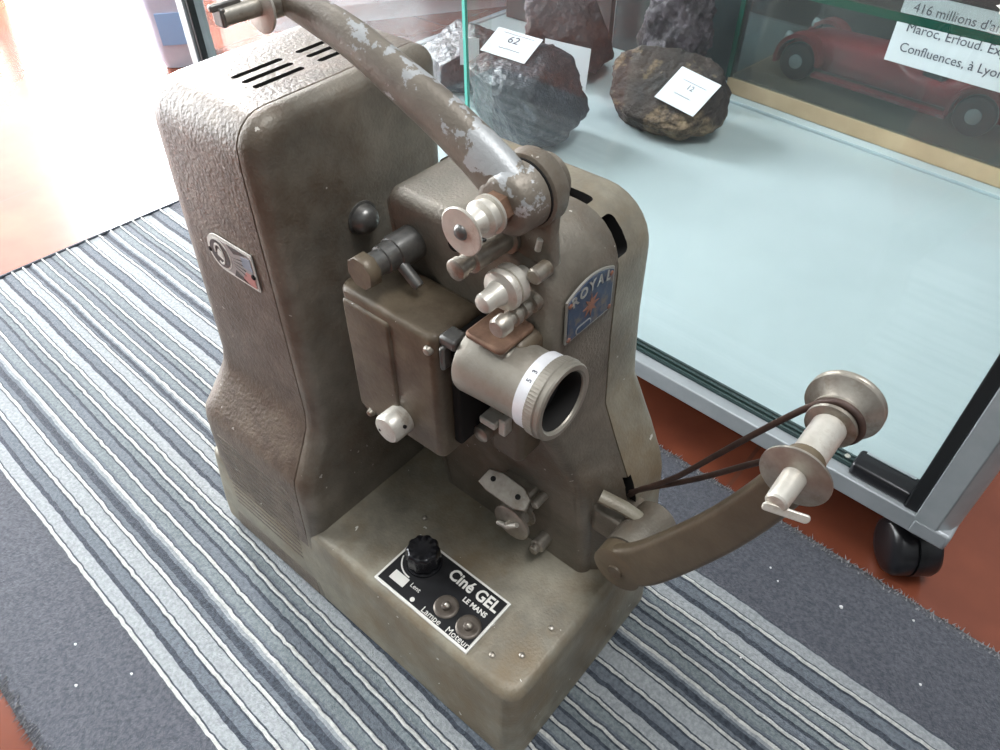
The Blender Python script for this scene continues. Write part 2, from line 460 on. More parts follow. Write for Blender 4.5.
def lh(secpairs, outline=OUT, ylim=None):
    out = []
    for t, d in secpairs:             # t: metres from rear (>=0) or from front (<0)
        q = inset(outline, d)
        s = []
        for (y, z), (y0, z0) in zip(q, outline):
            xr = lerp_tab(xr_t, z0); xf = lerp_tab(xf_t, z0)
            s.append((xr+t if t >= 0 else xf+t, y, z))
        out.append(s)
    return out
R1 = .036
rear = [(R1*(1-math.cos(math.pi/2*i/5)), R1*(1-math.sin(math.pi/2*i/5))) for i in range(6)]
V, F = loft_data(lh(rear + [(-.0175, 0), (-.0165, .0012)]))
house = obj('lamp_house', V, F, M['paintside'], PR)
R2 = .013
front = [(-R2*(1-math.sin(math.pi/2*i/5)) - 1e-5, R2*(1-math.cos(math.pi/2*i/5))) for i in range(6)]
V, F = loft_data(lh([(-.0168, .0012), (-.0158, 0)] + front))
hfront = obj('lamp_house_front', V, F, M['paint'], PR)
# cooling slots in the top
slots = []
def slot(xc, y0, y1, w=.0054):
    pl = [(x, y) for x, y in rrect(xc-w/2, xc+w/2, y0, y1, w*.49, 4)]
    return loft_data([[(x, y, z) for x, y in pl] for z in (.478, .52)])
cut(house, [slot(xc, y0, y1) for xc in (-.2925, -.3045, -.3165) for y0, y1 in ((.078, .120), (.133, .172))], dark=True)
# pilot bolt and vertical groove between the two halves of the lamp house front
cut(hfront, [boxd(-.252, -.20, .1385, .1425, .13, .53), boxd(-.252, -.24, .139, .142, .13, .14)])
# horizontal ribbing on the lower flank
rb = []
for i in range(15):
    z = .046 + i*.0072
    yb = lerp_tab([(0, -.0028), (.07, .0020), (.12, .0045), (.162, .0068)], z)
    rb.append(boxd(-.385, -.275, yb-.0004, yb+.006, z, z+.0026))
V, F = join(rb); obj('flank_ribs', V, F, M['paintside'], PR)

# mechanism housing: outline in XZ lofted along Y
XL = [(.10, -.027), (.114, -.028), (.217, -.037), (.262, -.047), (.31, -.053), (.42, -.054)]
XR = [(.10, -.002), (.12, -.003), (.2, -.009), (.215, -.012), (.262, -.034), (.295, -.048), (.36, -.0515), (.42, -.0525)]
YL = [(.10, .133), (.205, .133), (.225, .130), (.30, .103), (.33, .095), (.46, .095)]
def mh_out(xf, top=.455, rc=.036, back=-.198, zb=.10, sq=False):
    z_s = [zb, .13, .16, .19, .205, .22, .235, .25, .265, .28, .295, .31, .33, .36, .39, top-rc]
    P = [(lerp_tab(xf, z), z) for z in z_s]
    x1 = P[-1][0]
    for i in range(1, 8):
        t = math.pi/2*i/7; P.append((x1 - rc*(1-math.cos(t)), top-rc+rc*math.sin(t)))
    if sq: return P + [(back, top), (back, .30), (back, zb)]
    P += [(back+.016, top), (back+.006, top-.003), (back, top-.012), (back, .30), (back, zb)]
    return P
def mech(secs_y, rside=0):
    OL, ORr = mh_out(XL), mh_out(XR)
    out = []
    for y, d, k in secs_y:
        a, b = inset(OL, d), inset(ORr, d)
        s = []
        for (xa, za), (xb, zb_), (x0, z0) in zip(a, b, OL):
            yl = lerp_tab(YL, z0); yy = yl + (y if k == 0 else 0) if k < 1 else y
            tt = 0 if k < 1 else 1
            s.append((xa if tt == 0 else xb, yy, za if tt == 0 else zb_))
        out.append(s)
    return out
rl = .010
ss = [(rl*(1-math.cos(math.pi/2*i/5)), rl*(1-math.sin(math.pi/2*i/5)), 0) for i in range(6)] + [(.1635, 0, 1), (.1642, .001, 1)]
V, F = loft_data(mech(ss))
mhouse = obj('mechanism_housing', V, F, M['paint'], PR)
# arched lens recess
cut(mhouse, [lathed((-.115, .078, .392), (1, 0, 0), [(0, .044), (.045, .046), (.075, .050)], 32)])
# motor housing on the far side
XM = [(a, b+.0005) for a, b in XR]
def motor_out():
    P = mh_out(XM, top=.452, rc=.040, back=-.2485, sq=True)[:-3]
    return P + [(-.185, .452), (-.198, .449), (-.209, .441), (-.216, .428), (-.218, .412), (-.218, .30), (-.2485, .27), (-.2485, .10)]
YF = [(.10, .2185), (.25, .2185), (.275, .2165), (.315, .2120), (.46, .2105)]
O = motor_out(); ss = []
ss.append([(x, .1644, z) for x, z in O])
rf = .013
for i in range(6):
    d = rf*(1-math.cos(math.pi/2*i/5)); q = inset(O, d)
    ss.append([(x, lerp_tab(YF, z0) - rf*(1-math.sin(math.pi/2*i/5)), z) for (x, z), (x0, z0) in zip(q, O)])
V, F = loft_data(ss)
motor = obj('motor_housing', V, F, M['paintdust'], PR)
def ventcut(x, z, ang, L=.022, W=.014, y0=.160):
    pl = rrect(-L/2, L/2, -W/2, W/2, .004, 4)
    c, s = math.cos(ang), math.sin(ang)
    # slot plane: tangential direction t, along y; cut along the normal
    t = Vector((c, 0, -s)); n = Vector((s, 0, c)); y = Vector((0, 1, 0))
    return loft_data([[Vector((x, y0+W/2, z)) + t*a + y*b + n*h for a, b in pl] for h in (-.022, .02)])
motor_cuts = ([ventcut(-.096, .452, 0, .026, .017), ventcut(-.0625, .435, math.radians(52), .028, .017)])
# belt slot (dark) at the seam
V, F = loft_data([[(x, y, z) for x, y in rrect(-.034, .010, .1608, .1680, .003)] for z in (.186, .229)])
cut(mhouse, [(V, F)], dark=True)
for q_ in motor_cuts + [(V, F)]: cut(motor, [q_], dark=True)

# film gate box
secs = []
for z, d in fil(.277, .397, .005, .005, 4): secs.append([(x, y, z + (.0 if z > .3 else (x+.2)*.03)) for x, y in rr_in(-.2035, -.1110, .0515, .099, (.007, .001, .001, .010), d, 6)])
V, F = loft_data(secs)
gate = obj('gate_cover', V, F, M['paintbrown'], PR)
V, F = loft_data([[(x, y, z) for x, y in rrect(-.198, -.152, .0495, .056, .003)] for z in (.285, .389)]); obj('cover_panel', V, F, M['paintbrown'], gate, bevel=.003, seg=3)
lathe('gate_knob', (-.151, .0515, .300), (0, -1, 0), [(0, .0115), (.006, .0118), (.0155, .0118), (.0175, .0105), (.018, .008)], M['alu'], PR)
tag(bpy.data.objects['gate_knob'], 'pale round knob with small dark pin holes')
V, F = join([lathed((-.151+a, .0338, .300+b), (0, -1, 0), [(0, .0012), (.0005, .0012)], 10) for a, b in ((-.006, -.003),)] + [lathed((-.1405, .043, .3045), (1, 0, .3), [(0, .0014), (.0016, .0014)], 10)])
obj('pin_hole', V, F, M['hole'], bpy.data.objects['gate_knob'])
def screw(x, y, z, d, r=.004, h=.003, mat='metal'):
    V, F = lathed((x, y, z), d, [(-.002, r), (h*.5, r), (h, r*.7), (h*1.1, r*.3)], 16)
    return obj('screw', V, F, M[mat], PR)
screw(-.186, .053, .283, (0, -1, 0), .0035, .006)
screw(-.117, .052, .386, (0, -1, 0), .0035, .003)
screw(-.195, .085, .275, (0, -1, 0), .0035, .004)
# film channel and lens mount between gate and lens
V, F = boxd(-.1115, -.104, .064, .100, .292, .392); obj('film_channel', V, F, M['hole'], PR, bevel=.002)
V, F = join([boxd(-.1120, -.0985, .056, .070, .3905, .3985), boxd(-.110, -.106, .053, .062, .372, .392)])
obj('channel_clamp', V, F, M['darkmetal'], PR, bevel=.002)
V, F = boxd(-.090, -.060, .074, .108, .340, .404); obj('lens_mount', V, F, M['paintbrown'], PR, bevel=.006, seg=3)
V, F = loft_data([[(x, y, z) for x, y in rrect(-.094, -.064, .060, .094, .004)] for z in (.4045, .4085)])
obj('mount_bracket', V, F, M['rust'], PR, bevel=.0015)
# lens barrel and focusing ring
LA = (-.108, .0755, .3765)
lens = lathe('lens_barrel', LA, (1, 0, .03), [(.010, .0225), (.011, .0246), (.013, .0252), (.025, .0246), (.045, .0240), (.062, .0236)], M['lens'], PR, 40)
V, F = loft_data([[Vector((x, y, z)) for x, y in pl] for z, pl in ((.388, rrect(-.09, -.058, .062, .088, .005)), (.402, rrect(-.087, -.064, .066, .086, .004)))])
obj('barrel_boss', V, F, M['lens'], lens, bevel=.002)
d, u, v = basis((1, 0, .03))
V, F = loft_data([[Vector(LA) + d*t + (u*math.cos(2*math.pi*i/48) + v*math.sin(2*math.pi*i/48))*r for i in range(48)] for t, r in ((.0630, .0208), (.0605, .0235), (.0610, .0254), (.0690, .0256), (.0695, .0250), (.0697, .0208))], cap=False)
ring = obj('scale_ring', V, F, M['brightring'], PR)
tag(ring, 'bright silver scale ring')
# knurled front ring, hollow
seg = 144; d, u, v = basis((1, 0, .03)); secs = []
for t, r, kn in [(.0690, .0246, 0), (.0695, .0266, 1), (.0760, .0270, 1), (.0766, .0262, 0), (.0800, .0262, 0), (.0812, .0252, 0), (.0812, .0222, 0), (.0800, .0208, 0), (.0790, .0205, 0)]:
    secs.append([Vector(LA) + d*t + (u*math.cos(2*math.pi*i/seg) + v*math.sin(2*math.pi*i/seg))*(r - (.0003 if kn and i % 2 else 0)) for i in range(seg)])
V, F = loft_data(secs, cap=False); obj('focus_ring', V, F, M['lens'], PR, sharp=30)
V, F = loft_data([[Vector(LA) + d*t + (u*math.cos(2*math.pi*i/48) + v*math.sin(2*math.pi*i/48))*r for i in range(48)] for t, r in ((.0790, .0204), (.0780, .0196), (.070, .0188), (.0595, .0184))], cap=False)
obj('lens_bore', V, F, M['hole'], PR)
lathe('front_lens', LA, (1, 0, .03), [(.0640, .0186), (.0645, .0186), (.0665, .0130), (.0680, .006), (.0684, .001)], M['lensglass'], PR, 32)

def knob_tick(name, s, size, pos, right, up, parent, mat='ink', **k): return text(name, s, size, pos, right, up, M[mat], parent, **k)
# engraved numbers on the scale ring
for k, ch in enumerate('35'):
    a = math.radians(112 + k*14)
    c = Vector(LA) + d*.0668; rr = Vector((0, -math.sin(a-math.radians(90)) , math.cos(a-math.radians(90))))
    pos = c + rr*.0256
    text('scale_number', ch, .005, pos, (d*-1).cross(rr), d*-1, M['ink'], ring, ext=.00015, align='CENTER')

# framing lever
fl = lathe('framing_lever', (-.1705, .100, .422), (0, -1, 0), [(0, .0122), (.020, .0122), (.0235, .0115), (.024, .0104), (.027, .0102), (.033, .0098), (.0335, .0085), (.046, .0085)], M['darkmetal'], PR)
tag(fl, 'dark steel lever barrel with hexagonal end')
lathe('hexagonal_head', (-.1705, .057, .422), (0, -1, 0), [(0, .0112), (.001, .0120), (.0085, .0120), (.0095, .0112)], M['paintbrown'], fl, 8, ph=.3)
lathe('side_pin', (-.1625, .077, .417), (.75, .0, -.55), [(0, .0042), (.015, .0042), (.018, .0038), (.0185, .002)], M['darkmetal'], fl, 16)
# guide posts
gp = lathe('guide_post', (-.092, .100, .458), (0, -1, 0), [(0, .0105), (.004, .0105), (.0045, .0078), (.034, .0078), (.0345, .0055), (.041, .0055), (.0415, .0066), (.046, .0066), (.047, .005)], M['metal'], PR)
lathe('cross_hole', (-.092, .078, .4648), (0, 0, 1), [(0, .0018), (.0016, .0018)], M['hole'], gp, 12)
# lens release knob: pale discs
lk = lathe('lens_knob', (-.0745, .094, .4415), (0, -1, 0), [(0, .006), (.010, .006), (.0102, .0128), (.0162, .0128), (.0165, .0115), (.0182, .0115), (.0185, .0132), (.0205, .0132), (.022, .0125), (.024, .0078), (.031, .0062), (.036, .0062), (.038, .0052), (.039, .003)], M['alu'], PR, 32)
tag(lk, 'pale silver stepped knob above the lens')
ts = lathe('tension_screw', (-.067, .098, .4255), (0, -1, 0), [(0, .0062), (.008, .0062), (.0085, .004), (.012, .004), (.0125, .006), (.0165, .006), (.017, .0042), (.020, .0042), (.0205, .006), (.0245, .006), (.025, .0045), (.030, .0045), (.0305, .0065), (.037, .0065), (.039, .005)], M['metal'], PR)
lathe('stud', (-.0685, .098, .459), (.2, 0, 1), [(0, .002), (.008, .002), (.0085, .0008)], M['alu'], PR, 12)
# rear wing of the lens clamp
V, F = lathed((-.060, .096, .452), (0, -1, 0), [(0, .005), (.012, .005), (.013, .004)], 16); obj('clamp_stub', V, F, M['metal'], PR)

# dome bolt on the lamp house
db = lathe('dome_bolt', (-.2505, .1175, .3985), (1, 0, 0), [(0, .0135), (.002, .0135), (.0025, .0115), (.008, .0105), (.012, .0075), (.0138, .003), (.014, .001)], M['darkmetal'], PR)
# recess in the housing flank
lathe('flank_hole', (-.132, .0948, .4365), (0, -1, 0), [(0, .0045), (.0006, .0045)], M['hole'], PR, 16)

# latch below the lens
V, F = join([lathed((-.0985, .088, .296), (0, -1, 0), [(0, .0068), (.010, .0068), (.011, .0055)], 20)]); la = obj('gate_latch', V, F, M['metal'], PR)
V, F = join([boxd(-.094, -.080, .072, .088, .318, .324), boxd(-.080, -.074, .076, .088, .312, .327)])
obj('latch_tongue', V, F, M['alu'], la, bevel=.0012)
V, F = loft_data([[(x, y, z) for x, y in rrect(-.096, -.066, .084, .112, .006)] for z in (.280, .336)]); obj('latch_block', V, F, M['paintbrown'], PR, bevel=.004)

# lower film roller assembly on the flank
RA = (-.0890, .134, .1665)
fr = lathe('film_roller', RA, (0, -1, 0), [(0, .006), (.014, .006), (.0145, .0145), (.0165, .0145), (.017, .0100), (.025, .0100), (.0275, .0180), (.0305, .0184), (.0312, .0170), (.0314, .004), (.035, .004), (.036, .003)], M['metal'], PR, 36)
V, F = tubed([(-.101, .1005, .160), (-.089, .0990, .1665), (-.080, .1005, .175)], [.0022, .0028, .0022], 10)
obj('roller_spring', V, F, M['alu'], fr)
pl = [(-.030, -.006), (-.026, .009), (-.012, .012), (.012, .010), (.021, .004), (.022, -.006), (.012, -.010), (-.018, -.009)]
V, F = prism(pl, (-.0945, .108, .2005), (1, 0, .06), (.0, .75, .66), .0035)
bp = obj('roller_bracket', V, F, M['metal'], PR, bevel=.001)
for a, b in ((-.018, .003), (.010, .001)):
    lathe('bracket_hole', Vector((-.0945, .108, .2005)) + Vector((1, 0, .06)).normalized()*a + Vector((0, .75, .66)).normalized()*b, Vector((0, -.66, .75)), [(0, .0024), (.0042, .0024)], M['hole'], bp, 14)
V, F = join([boxd(-.112, -.078, .112, .136, .190, .202)]); obj('bracket_arm', V, F, M['metal'], PR, bevel=.003)
lathe('bracket_pin', (-.0725, .134, .196), (0, -1, 0), [(0, .004), (.020, .004), (.021, .003)], M['metal'], PR, 16)
lathe('film_peg', (-.0715, .134, .1290), (0, -1, 0), [(0, .0068), (.014, .0068), (.015, .006), (.0155, .0045), (.020, .0045), (.021, .0035)], M['metal'], PR, 20)
V, F = tubed([(-.21, .1325, .215), (-.15, .1325, .2165), (-.045, .1325, .219)], .0018, 8); obj('flank_ridge', V, F, M['paint'], PR)

# ROYAL plate on the front
nx = Vector((1, 0, .02)).normalized(); pr_ = Vector((0, 1, 0)); pu = Vector((-.02, 0, 1))
def arch(w, h0, h1, n=8, e=0):
    P = [(-w/2+e, -h0/2+e), (w/2-e, -h0/2+e)]
    for i in range(n+1):
        t = i/n; P.append((w/2-e - (w-2*e)*t, h0/2 - e + (h1-h0)*math.sin(math.pi*(.5+.5*(t))) if False else h0/2 - e + (h1)*(4*(t*.5+.0)*(1-(t*.5+.0)))*0 + h1*math.cos(math.pi/2*t)))
    return P
def arch(w, h, rise, e=0, n=10):
    P = [(-w/2+e, -h/2+e), (w/2-e, -h/2+e)]
    for i in range(n+1):
        t = -1 + 2*i/n; P.append((-t*(w/2-e), h/2-e + rise*(1-t*t)))
    return P
pc = Vector((-.0525, .1325, .4065))
V, F = prism(arch(.051, .033, .007), pc, pr_, pu, .0014); rp = obj('name_plate', V, F, M['platesilver'], PR)
tag(rp, 'small blue name plate with arched silver edge')
V, F = prism(arch(.051, .033, .007, .0014), pc + nx*.0014, pr_, pu, .0005); obj('blue_field', V, F, M['blueplate'], rp)
for k, ch in enumerate('ROYAL'):
    a = (k-2)*.0086
    text('plate_lettering', ch, .0105, pc + nx*.002 + pr_*a + pu*(.0085 + .004*(1-(a/.024)**2)), pr_ - pu*(a*14), pu + pr_*a*14, M['platesilver'], rp, ext=.0002, align='CENTER', bold=.0003)
star = [((.009 if i % 2 == 0 else .0035)*math.sin(math.pi*i/8), (.009 if i % 2 == 0 else .0035)*math.cos(math.pi*i/8)) for i in range(16)]
V, F = prism(star, pc + nx*.0018 + pu*.001, pr_, pu, .0005); obj('plate_star', V, F, M['orange'], rp)
V, F = prism(rrect(-.0085, .0085, -.003, .003, .0029), pc + nx*.0018 - pu*.0120 - pr_*.007, pr_, pu, .0004); obj('plate_medallion', V, F, M['platesilver'], rp)
V, F = prism(rrect(-.0075, .0075, -.0022, .0022, .0021), pc + nx*.0021 - pu*.0120 - pr_*.007, pr_, pu, .0003); obj('medallion_field', V, F, M['blueplate'], rp)
for a, b in ((-.0225, .0130), (.0215, .0135), (-.0225, -.0138), (.0225, -.0138)):
    lathe('plate_rivet', pc + pr_*a + pu*b + nx*.0015, nx, [(0, .002), (.0008, .0018), (.0012, .0008)], M['orange'], rp, 12)

# emblem on the lamp house flank
er, eu = Vector((1, 0, 0)), Vector((0, 0, 1)); ec = Vector((-.3125, .0388, .374))
hw, hh = .030, .0165
def dshape(e):
    P = [(hw-e, -hh+e), (hw-e, hh-e)]
    for i in range(13):
        t = math.pi/2 + math.pi*i/12; P.append((-hw+hh + (hh-e)*math.cos(t), (hh-e)*math.sin(t)))
    return P
V, F = prism(dshape(0), ec, er, eu, .0010); em = obj('emblem', V, F, M['white'], PR)
tag(em, 'small white edged emblem with winged wheel and faded tricolour end')
V, F = prism(dshape(.0029), ec + Vector((0, -.0010, 0)), er, eu, .0003); obj('emblem_field', V, F, M['emblemlight'], em)
def wedge(pts, nm, mat, lift=.0013): 
    V, F = prism(pts, ec + Vector((0, -lift, 0)), er, eu, .0003); return obj(nm, V, F, M[mat], em)
c0 = (-hw+hh, 0)
disc = [(c0[0]+.0138*math.cos(2*math.pi*i/28), .0138*math.sin(2*math.pi*i/28)) for i in range(28)]
wedge(disc, 'emblem_roundel', 'white'); wedge([(c0[0]+.0122*math.cos(2*math.pi*i/28), .0122*math.sin(2*math.pi*i/28)) for i in range(28)], 'roundel_field', 'emblemdark', .0016)
V, F = loft_data([[ec + Vector((c0[0]+(.0066+.0012*math.cos(q))*math.cos(t)*.8, -.0021-.0004*math.sin(q), (.0088+.0012*math.cos(q))*math.sin(t))) for q in [2*math.pi*k/6 for k in range(6)]] for t in [math.radians(-120+300*i/20) for i in range(21)]])
obj('roundel_bird', V, F, M['white'], em)
wedge([(c0[0]-.003, -.002), (c0[0]+.003, -.004), (c0[0]+.004, .003), (c0[0], .005), (c0[0]-.002, .002)], 'bird_body', 'white', .0019)
wedge([(.0, .0142), (.026, .0142), (.007, .0085)], 'wing_feather', 'emblemdark'); wedge([(.0, -.0142), (.021, -.0142), (.004, -.0075)], 'wing_feather', 'emblemdark')
for zz in (.006, .002, -.002, -.006): wedge([(.003, zz*.6), (.018, zz*1.1-.0006), (.018, zz*1.1+.0006)], 'wing_feather', 'emblemdark')
wedge([(.016, .001), (hw-.0022, .001), (hw-.0022, .0120), (.016, .010)], 'blue_patch', 'blue'); wedge([(.010, -.0142), (hw-.0022, -.0142), (hw-.0022, -.0025), (.018, -.003)], 'red_patch', 'red')
for a, b in ((-hw+.0035, -.001), (hw-.003, -.0035)): lathe('emblem_screw', ec + Vector((a, -.001, b)), (0, -1, 0), [(0, .0022), (.001, .0022), (.0016, .0012)], M['hole'], em, 12)

# control plate on the base
zt = .1095
px0, px1, py0, py1 = -.1705, -.0595, .0105, .0695
V, F = boxd(px0, px1, py0, py1, zt-.001, zt+.0012); cp = obj('control_plate', V, F, M['white'], PR, bevel=.0005)
tag(cp, 'black control plate with white border and lettering')
V, F = boxd(px0+.0025, px1-.0025, py0+.0025, py1-.0025, zt+.0012, zt+.0017); obj('black_field', V, F, M['plateblack'], cp)
zz = zt+.0018
RX, UY = (1, 0, 0), (0, 1, 0)
text('title_lettering', 'Ciné GEL', .0155, (-.1205, .0530, zz), RX, UY, M['white'], cp, ext=.0002, bold=.0004, sx=.92)
text('town_lettering', 'LE MANS', .0066, (-.0945, .0440, zz), RX, UY, M['white'], cp, ext=.0002, bold=.0002)
text('lamp_lettering', 'Lampe', .0082, (-.1155, .0135, zz), RX, UY, M['white'], cp, ext=.0002)
text('motor_lettering', 'Moteur', .0082, (-.0868, .0135, zz), RX, UY, M['white'], cp, ext=.0002)
text('slow_lettering', 'Lent', .0062, (-.1395, .0245, zz), RX, UY, M['white'], cp, ext=.0002)
V, F = boxd(-.1600, -.1430, .0190, .0285, zz, zz+.0004); obj('white_label', V, F, M['white'], cp)
V, F = loft_data([[Vector((-.147+(.0195+.0007*math.cos(q))*math.cos(t), .0495+(.0195+.0007*math.cos(q))*math.sin(t), zz+.0003*math.sin(q))) for q in (0, 1.57, 3.14, 4.71)] for t in [math.radians(200+75*i/16) for i in range(17)]])
obj('dial_arc', V, F, M['white'], cp)
lathe('pilot_hole', (-.128, .0165, zz-.0004), (0, 0, 1), [(0, .0022), (.0008, .0022)], M['white'], cp, 14)
# rheostat knob: fluted bakelite
seg = 40; secs = []
for z, r, fl_ in [(0, .0165, 0), (.003, .0165, 0), (.0035, .0135, 0), (.006, .0135, 0), (.0065, .0160, 1), (.020, .0155, 1), (.0225, .0145, 1), (.0235, .0125, 0), (.0228, .006, 0)]:
    secs.append([(-.146+(r-(.0011 if fl_ and (i//2) % 2 else 0))*math.cos(2*math.pi*i/seg), .0500+(r-(.0011 if fl_ and (i//2) % 2 else 0))*math.sin(2*math.pi*i/seg), zz+z) for i in range(seg)])
V, F = loft_data(secs); kb = obj('speed_knob', V, F, M['black'], PR); tag(kb, 'black fluted bakelite knob')
for x, y in ((-.1005, .0305), (-.0735, .0290)):
    sw = lathe('toggle_switch', (x, y, zz-.0003), (0, 0, 1), [(0, .0112), (.0008, .0112), (.0018, .0100), (.0020, .0088), (.0014, .0060), (.0014, .0045), (.0040, .0040), (.0045, .003)], M['switch'], PR, 28)
    lathe('switch_lever', (x, y, zz+.003), (.5, -.3, 1), [(0, .0015), (.006, .0018), (.008, .0022), (.009, .0012)], M['metal'], sw, 12)
for x, y in ((-.024, .040), (-.020, .075), (-.043, .0245), (-.181, .086)): lathe('base_screw', (x, y, .1085), (0, 0, 1), [(0, .0025), (.0012, .0025), (.002, .0012)], M['metal'], PR, 12)

# upper reel arm
UA = spline([(-.2560, .5590), (-.2420, .5575), (-.2220, .5540), (-.1950, .5480), (-.1650, .5370), (-.1300, .5235), (-.0980, .5080), (-.0785, .4950)], 4)
n = len(UA); pts = [(x, .0885, z) for x, z in UA]
rad = [.0098 + (.0168-.0098)*(i/(n-1))**1.2 for i in range(n)]
rad[0] *= .7
V, F = tubed(pts, rad, 20, up=(0, 1, 0), squash=[.72]*n)
ua = obj('upper_reel_arm', V, F, M['arm'], PR)
tag(ua, 'long worn reel arm with chipped pale edge')
HB = (-.0785, .4925)
lathe('arm_hub', (HB[0], .0765, HB[1]), (0, 1, 0), [(0, .013), (.001, .016), (.004, .0185), (.019, .0195), (.020, .0185)], M['arm'], ua, 32)
ub = lathe('arm_boss', (HB[0], .0970, HB[1]), (0, 1, 0), [(0, .0205), (.001, .0218), (.011, .0222), (.0125, .0212), (.013, .013), (.0145, .012), (.016, .0145), (.0225, .0150), (.024, .013)], M['paint'], PR, 36)
lathe('boss_gap', (HB[0], .0960, HB[1]), (0, 1, 0), [(0, .0200), (.0014, .0200)], M['hole'], ub, 32)
V, F = loft_data([[(x, y, z) for x, y in rrect(HB[0]-w, HB[0]+w, .0985, .1085, .004)] for z, w in ((.450, .021), (.470, .0185), (.4925, .0195))])
obj('boss_pillar', V, F, M['paint'], ub)
# roller on the hub
hn = lathe('hub_nut', (HB[0], .0765, HB[1]), (0, -1, 0), [(0, .0098), (.0055, .0098), (.0062, .009)], M['rust'], ua, 6)
tag(hn, 'rusty copper coloured nut')
hr = lathe('hub_roller', (HB[0], .0705, HB[1]), (0, -1, 0), [(0, .0085), (.001, .0108), (.003, .0112), (.0035, .0092), (.0075, .0088), (.008, .0104), (.0095, .0104), (.011, .0075), (.0165, .0052), (.020, .0055), (.022, .0085), (.0232, .0132), (.0245, .0136), (.0250, .0130)], M['alu'], PR, 36)
tag(hr, 'pale flanged guide roller')
lathe('roller_screw', (HB[0], .0458, HB[1]), (0, -1, 0), [(0, .0045), (.001, .0042), (.0022, .0030), (.0026, .001)], M['darkmetal'], hr, 20)
# upper spindle
US = (-.2560, .5580)
usp = lathe('upper_spindle', (US[0], .104, US[1]), (0, -1, 0), [(0, .009), (.014, .0095), (.030, .0088), (.0305, .0055), (.054, .0052), (.058, .0050)], M['metal'], PR, 24)
lathe('spindle_disc', (US[0], .0725, US[1]), (0, -1, 0), [(0, .0145), (.0008, .0152), (.0020, .0152), (.0024, .0145)], M['alu'], usp, 40)
V, F = join([boxd(US[0]-.0018, US[0]+.0018, .0400, .0600, US[1]+.0035, US[1]+.0075), boxd(US[0]-.0052, US[0]+.004, .0440, .0475, US[1]-.005, US[1]+.0052)])
obj('spindle_latch', V, F, M['darkmetal'], usp, bevel=.001)

# lower reel arm
LAp = spline([(.0120, .1925), (.0280, .2100), (.0420, .2330), (.0600, .2680), (.0760, .3020), (.0895, .3360), (.0980, .3620), (.1030, .3860)], 4)
n = len(LAp); secs = []
def lw(t): return .0190 - .0070*t
for i, (x, z) in enumerate(LAp):
    a = Vector(LAp[min(i+1, n-1)]) - Vector(LAp[max(i-1, 0)]); a.normalize(); w = Vector((-a.y, a.x)); r = lw(i/(n-1))
    loop = rrect(-r, r, .1080, .1210, .0045, 3)
    secs.append([(x + w.x*q, y, z + w.y*q) for q, y in loop])
V, F = loft_data(secs); lo_arm = obj('lower_reel_arm', V, F, M['armlow'], PR)
tag(lo_arm, 'olive brown flat curved reel arm')
lathe('arm_eye', (.0125, .1075, .1920), (0, 1, 0), [(0, .0185), (.0015, .0208), (.0145, .0208), (.0155, .0195)], M['armlow'], lo_arm, 32)
lathe('eye_screw', (.0125, .1065, .1920), (0, -1, 0), [(-.002, .0065), (.0008, .006), (.0002, .0025)], M['paintbrown'], lo_arm, 20)
lathe('arm_end_round', (.1035, .1078, .3885), (0, 1, 0), [(0, .0095), (.001, .0112), (.010, .0112), (.011, .0102)], M['armlow'], lo_arm, 28)
hb = lathe('pivot_boss', (.0110, .1210, .1920), (0, 1, 0), [(0, .0165), (.003, .0165), (.0035, .0195), (.018, .0200), (.030, .0195), (.050, .018), (.052, .016)], M['paint'], PR, 32)
V, F = tubed([(-.0285, .1425, .2175), (-.008, .148, .213), (.006, .152, .207)], [.0042, .0042, .0036], 10, squash=1.5)
obj('boss_strut', V, F, M['paintdust'], hb)
V, F = loft_data([[(x, y, z) for x, y in rrect(-.034, .008, .140, .176, .006)] for z in (.172, .178, .194, .200)]); obj('pivot_bracket', V, F, M['paint'], hb, bevel=.002)
# lower spindle
LS = (.104, .389)
sp = lathe('lower_spindle', (LS[0], .182, LS[1]), (0, -1, 0), [(0, .006), (.018, .006), (.019, .0098), (.070, .0098), (.078, .0102)], M['alu'], PR, 28)
tag(sp, 'worn silver spindle shaft')
lathe('spindle_disc', (LS[0], .1045, LS[1]), (0, -1, 0), [(0, .0190), (.0006, .0197), (.0020, .0197), (.0024, .0190)], M['metal'], sp, 44)
lathe('spindle_tip', (LS[0], .102, LS[1]), (0, -1, 0), [(0, .0068), (.010, .0066), (.0215, .0062), (.0225, .0052)], M['alu'], sp, 20)
V, F = prism(rrect(-.005, .019, -.0025, .0025, .0023), (LS[0]-.001, .0795, LS[1]-.0035), (1, .28, 0), (0, .5, .9), .0022)
obj('spindle_latch', V, F, M['alu'], sp, bevel=.0006)
pu_ = lathe('belt_pulley', (LS[0], .1480, LS[1]), (0, 1, 0), [(0, .0120), (.001, .0145), (.003, .0148), (.005, .0122), (.008, .0122), (.0095, .0150), (.0115, .0150), (.0120, .0130), (.0150, .0150), (.0195, .0212), (.0205, .0226), (.0225, .0228), (.0230, .0221), (.0240, .0226), (.0260, .0226), (.0268, .0218)], M['metal'], PR, 44)
tag(pu_, 'flanged belt pulley on the lower spindle')
